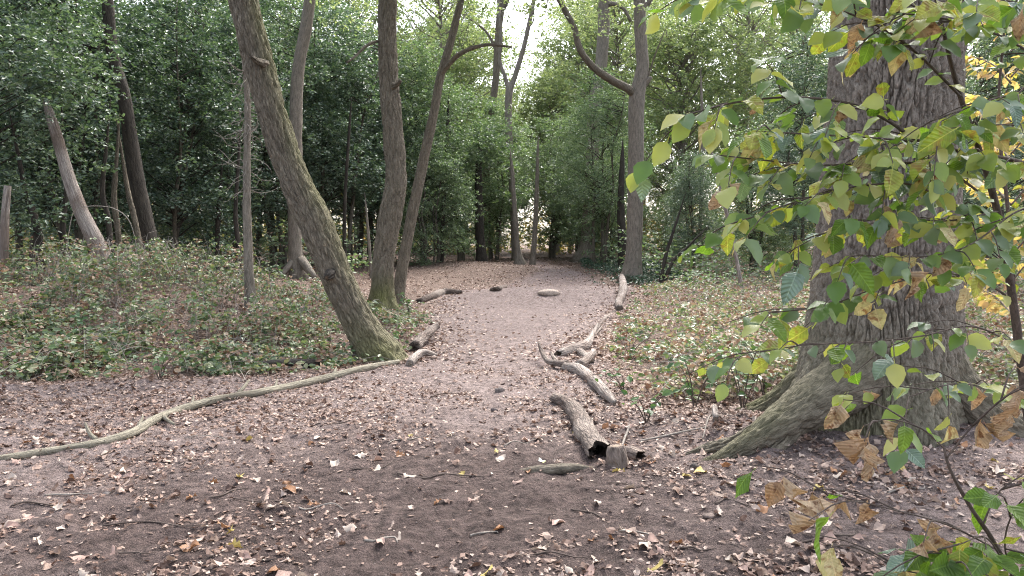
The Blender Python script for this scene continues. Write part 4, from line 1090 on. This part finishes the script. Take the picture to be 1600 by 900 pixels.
# ------------------------------------------------------------------ brambles and ground cover
def cover(name, label, n, fx, fy, dens, hfun, leaf, mat, seed, nper=3, T=OVAL6, dry=0.3, stems=0, cat='brambles', nup=.5):
    rng = np.random.default_rng(seed)
    P = scatter(n, fx, fy, dens, rng)
    H = hfun(P[:, 0], P[:, 1]); z = height(P[:, 0], P[:, 1])
    hh = H * rng.uniform(0.05, 1.0, n) ** 0.7
    C = np.stack([P[:, 0], P[:, 1], z + hh], 1)
    a = rng.uniform(0, 2*np.pi, n)
    # leaflets in threes
    F_, D_, N_, S_ = [], [], [], []
    base_n = np.array([0, -0.3, nup]) + rng.normal(0, .6, (n, 3))
    s0 = leaf * rng.uniform(.55, 1.25, n)
    for q in range(nper):
        aa = a + (q - (nper - 1)/2) * 1.25
        d = np.stack([np.cos(aa), np.sin(aa), rng.normal(-.15, .3, n)], 1)
        F_.append(C + d * 0.25 * s0[:, None]); D_.append(d); N_.append(base_n + rng.normal(0, .2, (n, 3))); S_.append(s0)
    F_, D_, N_, S_ = np.concatenate(F_), np.concatenate(D_), np.concatenate(N_), np.concatenate(S_)
    isdry = np.tile(rng.uniform(0, 1, n) < dry, nper)
    V1, F1 = leaf_field(T, F_[~isdry], D_[~isdry], N_[~isdry], S_[~isdry])
    V2, F2 = leaf_field(T, F_[isdry], D_[isdry], N_[isdry] + rng.normal(0, .6, (isdry.sum(), 3)), S_[isdry] * .9)
    mb = MB()
    for q in range(stems):
        i = rng.integers(n); p = np.array([P[i, 0], P[i, 1], z[i] - .02]); aa = rng.uniform(0, 6.28); L = rng.uniform(.3, .9); hq = H[i]
        e = p + np.array([math.cos(aa) * L, math.sin(aa) * L, 0])
        pts = [p, p * .7 + e * .3 + np.array([0, 0, hq * rng.uniform(.5, 1.1)]), p * .3 + e * .7 + np.array([0, 0, hq * rng.uniform(.5, 1.15)]), e + np.array([0, 0, hq * rng.uniform(0, .5)])]
        mb.add(*tube(pts, [.004, .004, .003, .002], 3, 9))
    Vs = np.concatenate(mb.V) if stems else np.zeros((0, 3))
    V = np.concatenate([V1, V2, Vs]); Fall = [F1, F2 + len(V1)]
    idx = [np.zeros(len(F1), np.int32), np.ones(len(F2), np.int32)]
    if stems:
        for f in mb.F: Fall.append(f + len(V1) + len(V2)); idx.append(np.full(len(f), 2, np.int32))
    # keep (m,3) and (m,4) groups in order
    me = mesh_np(name, V, Fall, {'bark': V, 'moss': np.zeros(len(V))}, smooth=False)
    for m_ in (mat, M_DRYHERB, M_DEADTWIG): me.materials.append(m_)
    me.polygons.foreach_set('material_index', np.concatenate(idx)); me.update()
    return tag(obj(name, me), label, cat, kind='stuff')

def dl(x, y):
    pe = path_edge(x, y)
    c = sstep(-.35, .25, perlin(x*.8, y*.8, 6.1) + .5*perlin(x*2.1, y*2.1, 2.2))
    return sstep(.05, -.9, pe) * (0.07 + .93*c*c) * (x < -1.2) * sstep(17.5, 15.5, y)
cover('bramble_patch', 'tangled bramble mound covering the ground left of the path', 15000, lambda u, y: -1.2 - (u*.5+.5)*(y*.80), lambda u: 7.4 + 10*u, dl,
      lambda x, y: (.10 + .50*sstep(-.6, -3.2, path_edge(x, y))*sstep(7.4, 11.5, y) + .12*perlin(x*1.5, y*1.5, 3.3)) * np.clip(.85 + 1.7*perlin(x*.9, y*.9, 7.7) + .9*perlin(x*2.6, y*2.6, 1.7), .25, 1.6), .074, M_BRAMBLE, 51, dry=.33, stems=1500)
def dr(x, y):
    pe = path_edge(x, y)
    c = sstep(-.35, .25, perlin(x*.9, y*.9, 9.1) + .5*perlin(x*2.4, y*2.4, 2.9))
    oak = np.hypot(x - 2.98, y - 5.95) > .75
    return sstep(-.1, -.7, pe) * (0.15 + .85*c) * oak * (x > .8)
cover('low_ground_cover', 'low dry brambles and grass covering the ground right of the path', 15000, lambda u, y: .8 + (u*.5+.5)*(y*.8), lambda u: 6.6 + 16*u**1.1, dr,
      lambda x, y: (.07 + .2*sstep(-.2, -1.2, path_edge(x, y)) + .06*perlin(x*1.5, y*1.5, 4.4)) * np.clip(1.1 + 1.5*perlin(x, y, 7.1) + .8*perlin(x*2.6, y*2.6, 2.7), .3, 2.2), .07, M_BRAMBLE, 52, dry=.45, stems=1000, cat='ground cover')
cover('ivy_patch', 'dark ivy carpet at the foot of the far trunks right of the path', 2600, lambda u, y: 4.6 + u*1.7 + .05*(y-28), lambda u: 25 + 11*u, lambda x, y: .1 + .9*(path_edge(x, y) < -.15),
      lambda x, y: .28 + 0*x, .11, M_IVY, 53, dry=.03, cat='ivy', T=DIAMOND)
cover('woodland_floor_plants', 'dark low plants on the shaded floor beneath the right hand hollies', 3600, lambda u, y: y*(.22 + .25*(u+1)), lambda u: 21 + 12*u, lambda x, y: 1.0 + 0*x,
      lambda x, y: .45 + .2*perlin(x, y, 1), .12, M_HOLLY2, 54, dry=.12, cat='ground cover', T=DIAMOND)

def du(x, y):
    r = x / y * F
    return (y > 24 + 11.5 * sstep(-230, -150, r) * sstep(170, 90, r)) * (path_edge(x, y) < -.6) * (.2 + .8 * sstep(-.2, .3, perlin(x*.35, y*.35, 5.2)))
cover('understorey', 'shaded leafy undergrowth filling the space beneath the hollies', 15000, lambda u, y: u * y * .85, lambda u: 23 + 27 * u, du,
      lambda x, y: 1.0 + 1.6 * np.clip(.35 + perlin(x*.3, y*.3, 9.2), 0, 1), .17, M_HOLLY2, 55, dry=.06, cat='undergrowth', T=DIAMOND)

# single leafy shoots that stand out
def shoot(name, label, px, py, hgt, n, leaf, mat, seed, spread=.35, T=OVAL6):
    rng = np.random.default_rng(seed)
    g = ground(px, py)
    e = empty(name, g, label, 'plant', 'leafy shoots beside the path')
    L = []; per = max(3, n // 4)
    for q in range(4):
        a = rng.uniform(0, 6.28); d = np.array([math.cos(a), math.sin(a), 0]) * spread * rng.uniform(.4, 1)
        pts = np.array([(0, 0, -.03), d * .3 + np.array([0, 0, hgt*.45]), d * .7 + np.array([0, 0, hgt*.8]), d * 1.1 + np.array([0, 0, hgt * rng.uniform(.8, 1.05)])])
        mb = MB(); mb.add(*tube(pts, [.006, .005, .004, .002], 5, 10))
        obj('stem', mb.mesh('shoot_stem'), M_TWIG, e)
        c = spline(pts, per + 3)[3:]
        P = c + rng.normal(0, leaf*.5, c.shape)
        dd = np.stack([np.cos(np.arange(per)*2.4), np.sin(np.arange(per)*2.4), rng.normal(-.2, .3, per)], 1)
        nn = np.array([0, -.5, 1]) + rng.normal(0, .4, (per, 3))
        for i in range(per):
            V, Fc = leaf_field(T, P[i:i+1], dd[i:i+1], nn[i:i+1], np.array([leaf*rng.uniform(.7, 1.2)]))
            me = mesh_np('shoot_leaf', V, [Fc], smooth=False); obj('leaf', me, mat, e)
M_SHOOT = leaf_mat('shoot_leaf', [(.04, .085, .03), (.07, .13, .045), (.11, .17, .06)], .42, .45, .25, per_object=True)
for k, a in enumerate([
    ('green shoot with broad leaves in front of the mossy oak root', 1010, 658, .26, 20, .085), ('leafy shoot between forked log and oak roots', 1085, 636, .42, 26, .085),
    ('tall dark leafy shoot close to the left side of the oak roots', 1160, 640, .55, 34, .085), ('leafy shoot beside the left oak root under the hanging leaves', 1195, 622, .5, 26, .08),
    ('small green shoot at the lower end of the forked log', 975, 612, .22, 16, .075), ('small dark shoot on the dry ground right of the rotten log', 985, 560, .3, 14, .08),
    ('green shoot at the foot of the leaning trunk on its left', 548, 566, .3, 22, .085), ('sparse shoot right of the leaning trunk foot', 618, 545, .38, 16, .08),
    ('bushy shoot at the foot of the slender forked trunk', 640, 492, .45, 28, .10), ('fresh green shoot in the brambles at the far left', 130, 545, .4, 24, .10),
    ('upright pale leaved shoot right of the pole trunk', 420, 446, .55, 24, .12), ('yellowish leafy shoot left of the pole trunk', 372, 440, .6, 22, .12),
    ('green shoot at the lower edge of the left brambles', 250, 592, .3, 22, .085), ('leafy shoot at the lower left picture edge of the brambles', 40, 588, .32, 24, .09)]):
    shoot('leafy_shoot', a[0], a[1], a[2], a[3], a[4], a[5], M_SHOOT, 300 + k)
# bare arching bramble cane in front of the bleached trunk
def cane():
    P = [at(100, 372, 14.0), at(112, 340, 13.9), at(128, 324, 13.8), at(172, 324, 13.7), at(200, 342, 13.6), at(212, 378, 13.6), at(214, 400, 13.6)]
    o_ = np.array([P[-1][0], P[-1][1], gz(P[-1][0], P[-1][1])])
    P[0][2] = min(P[0][2], gz(P[0][0], P[0][1]) + .35)
    mb = MB(); mb.add(*tube(P, [.007]*6 + [.005], 6, 40))
    tag(obj('bramble_cane', mb.mesh('bramble_cane', o_), M_DEADTWIG, None, o_), 'bare arching bramble cane in front of the bleached dead trunk', 'cane')
cane()

# ------------------------------------------------------------------ saplings with large leaves in the right foreground
def ovate(fold, curl, cup, serr=True):
    xs = np.linspace(0, 1, 9)
    h = 0.345 * np.sin(np.pi * np.clip(xs, 0, 1) ** 0.85) ** 0.8
    h = h * (1 + (0.05 * np.where(np.arange(9) % 2 == 0, 1, -1) if serr else 0)); h[0] = .015; h[-1] = 0
    V, Fc = tmpl(list(zip(xs, h)), fold, curl, cup)
    V = np.vstack([V, [(-.22, .012, .03), (-.22, -.012, .03)]]); n = len(V)          # leaf stalk
    Fc = np.vstack([Fc, [(n-2, n-1, 2), (n-2, 2, 1)]])
    return V, Fc
LEAF_SHAPES = [ovate(.3, .2, .12), ovate(.15, .5, .2), ovate(.6, .1, .15), ovate(-.2, .4, .25), ovate(.4, -.2, .18), ovate(.25, .7, .25)]
DRY_SHAPES = [ovate(1.1, .7, .9), ovate(-.9, .9, 1.1), ovate(1.5, .4, .8), ovate(1.8, -.3, .7)]
NEAR_M = {
    'green': leaf_mat('sapling_green', [(.09, .165, .03), (.12, .21, .035), (.16, .25, .045)], .4, .5, .55, (1.5, 1.6, .6), veins=True, per_object=True),
    'blue': leaf_mat('sapling_painted_sheen', [(.10, .16, .115), (.14, .205, .145), (.19, .25, .19)], .33, .8, .2, (1.3, 1.5, .6), veins=True, per_object=True),  # bluish tones paint reflected sky into the leaf colour
    'lime': leaf_mat('sapling_lime', [(.22, .29, .05), (.30, .35, .07), (.38, .38, .09)], .42, .45, .5, (1.35, 1.35, .6), veins=True, per_object=True, spots=((.26, .18, .06), 3.0)),
    'yellow': leaf_mat('sapling_yellow', [(.50, .45, .20), (.58, .51, .26), (.52, .41, .23)], .5, .4, .4, (1.2, 1.1, .7), veins=True, per_object=True, spots=((.28, .15, .06), 3.0)),
    'tan': leaf_mat('sapling_withered', [(.42, .30, .19), (.50, .39, .27), (.36, .23, .13)], .6, .3, .3, (1.2, 1.0, .7), per_object=True, veins=True, spots=((.17, .09, .05), 4.0)),
}
NEAR_MESH = {}
for k, m in NEAR_M.items():
    NEAR_MESH[k] = []
    for V, Fc in (DRY_SHAPES if k == 'tan' else LEAF_SHAPES):
        me = mesh_np('sapling_leaf', V, [Fc]); me.materials.append(m); NEAR_MESH[k].append(me)

def put_leaf(parent, base, p, d, n, s, kind, rng):
    me = NEAR_MESH[kind][rng.integers(len(NEAR_MESH[kind]))]
    o = bpy.data.objects.new('leaf', me); COL.objects.link(o); o.parent = parent
    Rm = frames(np.asarray(d)[None], np.asarray(n)[None])[0]
    p = p + Rm[:, 0] * s * .22
    M = Matrix([[*(Rm[0] * s), p[0] - base[0]], [*(Rm[1] * s), p[1] - base[1]], [*(Rm[2] * s), p[2] - base[2]], [0, 0, 0, 1]])
    o.matrix_basis = M
    return o

M_NEARMIX = leaf_mat('sapling_mixed', [(.10, .18, .04), (.14, .20, .135), (.19, .27, .06), (.33, .37, .11), (.53, .47, .22)], .4, .5, .4, (1.4, 1.4, .6))  # its bluish tone carries the same painted sky sheen
def sapling(name, label, base, stems, branches, nmax, leafs, seed, weights, side_gap=.11, cat='sapling', extra=780, mix=None):
    """stems, branches: polylines of (px, py, Y, radius m); leaves along branches and side twigs"""
    rng = np.random.default_rng(seed)
    e = empty(name, base, label, cat)
    slots, keep = [], {}
    for grp, nm in ((stems, 'stem'), (branches, 'branch')):
        for br in grp:
            share, own = 1.0, None
            if isinstance(br, tuple): share, own, br = br
            P = np.array([at(a, b, Y) for a, b, Y, r in br]); rad = [r for *_, r in br]
            mb = MB(); mb.add(*tube(P, rad, 8, max(12, len(br)*7), 0, 20, float(len(br)), lump=.12))
            bo = obj(nm, mb.mesh(name + '_' + nm, base), M_TWIG, e)
            keep[bo.name] = (share, own)
            if nm == 'stem': continue
            L = np.linalg.norm(np.diff(P, axis=0), axis=1).sum(); m = int(L / .03)
            c = spline(P, m + 2); tn = nrm(np.gradient(c, axis=0))
            for i in range(2, m + 2):
                sd_ = nrm(np.cross(tn[i], [0, 0, 1]))
                sg = 1 if i % 2 else -1
                frac = i / (m + 2)
                if i % max(2, int(side_gap/.03)) == 0 and frac > .12:
                    Lt = rng.uniform(.10, .24); d = nrm(tn[i]*.8 + sd_*sg*rng.uniform(.4, 1) + np.array([0, 0, rng.normal(-.1, .25)]))
                    q = [c[i], c[i] + d*Lt*.5 + np.array([0, 0, .01]), c[i] + d*Lt + np.array([0, 0, -.015])]
                    mb = MB(); mb.add(*tube(q, [.0022, .0018, .001], 5, 6)); obj('twig', mb.mesh(name + '_twig', base), M_TWIG, bo)
                    for t in np.arange(.03, Lt + .01, .031):
                        pp = q[0] + (q[2]-q[0]) * t / Lt; s2 = nrm(np.cross(d, [0, 0, 1])) * (1 if int(t/.031) % 2 else -1)
                        slots.append((pp, nrm(d*.6 + s2*.9), bo))
                    slots.append((q[2], d, bo))
                else:
                    slots.append((c[i], nrm(tn[i]*.45 + sd_*sg), bo))
            slots.append((c[-1], tn[-1], bo))
    slots = [q for q in slots if rng.uniform() < keep.get(q[2].name, (1, None))[0]]
    perm = rng.permutation(len(slots)); idx = perm[:nmax]; rest = perm[nmax:nmax + extra]
    if len(rest):
        P = np.array([slots[i][0] for i in rest]); D = np.array([slots[i][1] for i in rest]) + np.array([0, 0, -.5]) + rng.normal(0, .25, (len(rest), 3))
        V, Fc = leaf_field(LEAF_SHAPES[0], P, D, np.array([0, -.35, 1.0]) + rng.normal(0, .5, (len(rest), 3)), leafs * rng.uniform(.6, 1.05, len(rest)))
        tag(obj('leaves', mesh_np(name + '_leaves', V - base, [Fc]), mix or M_NEARMIX, e), kind='stuff')
    names = list(weights); w_ = np.array([weights[k] for k in names], float); w_ /= w_.sum()
    for i in idx:
        p, d, bo = slots[i]
        kind = names[rng.choice(len(names), p=w_)]
        own = keep[bo.name][1]
        if own: kind = own[rng.integers(len(own))]
        droop = rng.uniform(.1, .9) if kind != 'tan' else rng.uniform(.9, 2.2)
        d = nrm(d + np.array([0, 0, -droop]) + rng.normal(0, .25, 3))
        n = np.array([0, -.35, 1.0]) + rng.normal(0, .5, 3)
        put_leaf(bo, base, p, d, n, leafs * rng.uniform(.65, 1.15) * (.8 if kind == 'tan' else 1), kind, rng)
    return e, len(slots)

def G(x, y): return np.array([x, y, gz(x, y)])
b1 = at(1640, 760, 2.5); b1[2] = gz(b1[0], b1[1])
def fix_foot(lst, b):
    return lst
e1, n1 = sapling('hazel_sapling', 'sapling with large green and yellowing leaves hanging across the oak trunk', b1,
    [[(1650, 930, 2.5, .02), (1622, 760, 2.5, .017), (1600, 600, 2.5, .015), (1584, 480, 2.45, .013), (1570, 390, 2.4, .012), (1556, 320, 2.35, .011), (1530, 235, 2.3, .009), (1497, 140, 2.2, .007), (1472, 40, 2.1, .005), (1450, -60, 2.0, .003)],
     [(1600, 600, 2.5, .010), (1640, 420, 2.4, .010), (1650, 270, 2.3, .009), (1640, 100, 2.2, .007), (1630, -60, 2.1, .004)]],
    [[(1650, 275, 2.3, .008), (1590, 252, 2.25, .007), (1520, 240, 2.2, .0065), (1440, 222, 2.1, .006), (1390, 190, 2.05, .005), (1330, 162, 2.0, .004), (1240, 152, 1.95, .003), (1150, 160, 1.9, .0025), (1070, 180, 1.85, .002)],
     [(1556, 320, 2.35, .004), (1470, 262, 2.2, .004), (1380, 255, 2.1, .003), (1280, 258, 2.0, .0025), (1190, 250, 1.95, .002), (1120, 242, 1.9, .0015)],
     [(1570, 390, 2.4, .004), (1500, 330, 2.2, .004), (1430, 290, 2.1, .003), (1350, 290, 2.0, .0025), (1260, 310, 1.95, .002), (1160, 345, 1.9, .0015)],
     (.55, None, [(1584, 470, 2.45, .004), (1530, 438, 2.35, .004), (1450, 432, 2.2, .003), (1370, 450, 2.1, .002), (1290, 478, 2.05, .002), (1190, 490, 2.0, .0015)]),
     [(1500, 150, 2.2, .004), (1440, 90, 2.1, .004), (1380, 45, 2.0, .003), (1300, 12, 1.9, .0025), (1200, -10, 1.85, .002), (1090, -5, 1.8, .0015)],
     [(1640, 100, 2.2, .004), (1560, 55, 2.1, .003), (1480, 30, 2.0, .003), (1400, 20, 1.95, .002)],
     [(1640, 160, 2.2, .004), (1580, 150, 2.1, .003), (1520, 165, 2.0, .002), (1470, 190, 1.95, .0015)],
     (.45, None, [(1590, 540, 2.5, .004), (1520, 510, 2.35, .003), (1440, 525, 2.2, .0025), (1350, 535, 2.1, .002), (1250, 540, 2.0, .0015), (1140, 560, 1.95, .001)]),
     [(1650, 320, 2.3, .004), (1590, 330, 2.2, .003), (1520, 380, 2.1, .002), (1450, 400, 2.0, .0015), (1330, 400, 1.95, .001)],
     [(1640, 30, 2.1, .003), (1570, 0, 2.0, .003), (1500, 0, 1.9, .002)],
     [(1472, 40, 2.1, .003), (1420, 5, 2.0, .0025), (1350, -25, 1.95, .002), (1260, -30, 1.9, .001)],
     [(1640, 200, 2.25, .003), (1570, 195, 2.15, .0025), (1500, 205, 2.1, .002), (1440, 250, 2.05, .001)],
     [(1440, 222, 2.1, .003), (1360, 215, 2.0, .0025), (1270, 210, 1.95, .002), (1190, 205, 1.9, .001)],
     [(1560, 330, 2.35, .003), (1480, 345, 2.2, .0025), (1390, 340, 2.1, .002), (1300, 360, 2.0, .0015), (1220, 400, 1.95, .001)],
     (.5, ['tan', 'blue', 'green', 'tan'], [(1610, 640, 2.5, .004), (1560, 610, 2.3, .003), (1490, 600, 2.1, .002), (1420, 620, 2.0, .0015)])],
    300, .070, 17, {'green': 27, 'blue': 18, 'lime': 32, 'yellow': 16, 'tan': 7})
b2 = G(1.12, 1.75)
e2, n2 = sapling('beech_sapling', 'small sapling with withered tan leaves in the lower right corner', b2,
    [[(1640, 1300, 1.72, .008), (1600, 960, 1.66, .007), (1560, 860, 1.62, .0055), (1515, 790, 1.6, .0045), (1485, 735, 1.58, .0035), (1475, 700, 1.57, .0025)]],
    [(1, ['tan', 'green', 'green', 'tan', 'blue', 'lime'], [(1475, 700, 1.57, .002), (1440, 670, 1.56, .0018), (1390, 655, 1.55, .0015), (1350, 665, 1.55, .001)]),
     (1, ['tan', 'tan', 'tan', 'tan', 'yellow', 'green'], [(1480, 715, 1.57, .002), (1520, 665, 1.56, .0018), (1570, 620, 1.56, .0015), (1620, 590, 1.55, .001)]),
     (.32, ['tan', 'tan', 'tan', 'green'], [(1560, 860, 1.62, .002), (1480, 820, 1.6, .0018), (1390, 795, 1.58, .0015), (1290, 770, 1.56, .001)]),
     (.3, ['tan', 'yellow', 'green'], [(1580, 900, 1.64, .002), (1500, 905, 1.62, .0018), (1410, 890, 1.6, .0015), (1360, 865, 1.6, .001)]),
     (1, ['green', 'green', 'blue', 'green', 'lime'], [(1535, 820, 1.6, .002), (1560, 770, 1.6, .0018), (1600, 740, 1.6, .0015)]),
     (1, ['green', 'green', 'blue', 'green', 'lime'], [(1570, 880, 1.63, .002), (1540, 840, 1.55, .0018), (1500, 850, 1.5, .001)]),
     (1, ['green', 'green', 'blue', 'green', 'lime'], [(1590, 930, 1.65, .002), (1570, 850, 1.58, .0018), (1590, 790, 1.55, .0015), (1630, 760, 1.5, .001)]),
     (1, ['green', 'green', 'blue', 'green', 'lime'], [(1595, 945, 1.65, .002), (1545, 900, 1.55, .0018), (1490, 880, 1.5, .001)])],
    120, .070, 18, {'green': 30, 'blue': 26, 'lime': 4, 'yellow': 6, 'tan': 26}, side_gap=.10, extra=0)
M_YELLOWMIX = leaf_mat('beech_yellow_mixed', [(.22, .28, .07), (.42, .40, .11), (.58, .47, .18), (.62, .47, .24), (.5, .34, .17)], .45, .4, .45, (1.2, 1.15, .7))
# yellowing beech behind the oak on the right
b3 = G(5.75, 8.2)
e3, n3 = sapling('yellow_beech', 'yellow and cream leaved young beech behind the oak on the right', b3,
    [[(1590, 620, 8.2, .03), (1585, 480, 8.2, .026), (1575, 330, 8.1, .02), (1560, 180, 8.1, .016), (1570, 20, 8, .010), (1560, -80, 8, .006)]],
    [[(1580, 300 + d, 8.1, .01), (1550, 270 + d, 8.0 + .3*q, .008), (1515, 260 + d, 7.9 + .6*q, .006), (1470, 270 + d, 7.9 + .6*q, .003)] for q, d in enumerate((-280, -230, -170, -110, -50, 20, 80, 140, 190))] +
    [[(1580, 280 + d, 8.1, .01), (1610, 250 + d, 8.2, .008), (1650, 250 + d, 8.2, .004)] for d in (-250, -200, -160, -120, -80, -40, 0, 40, 80, 120, 160)],
    290, .115, 19, {'yellow': 50, 'lime': 26, 'tan': 16, 'green': 8}, side_gap=.08, extra=1500, mix=M_YELLOWMIX)
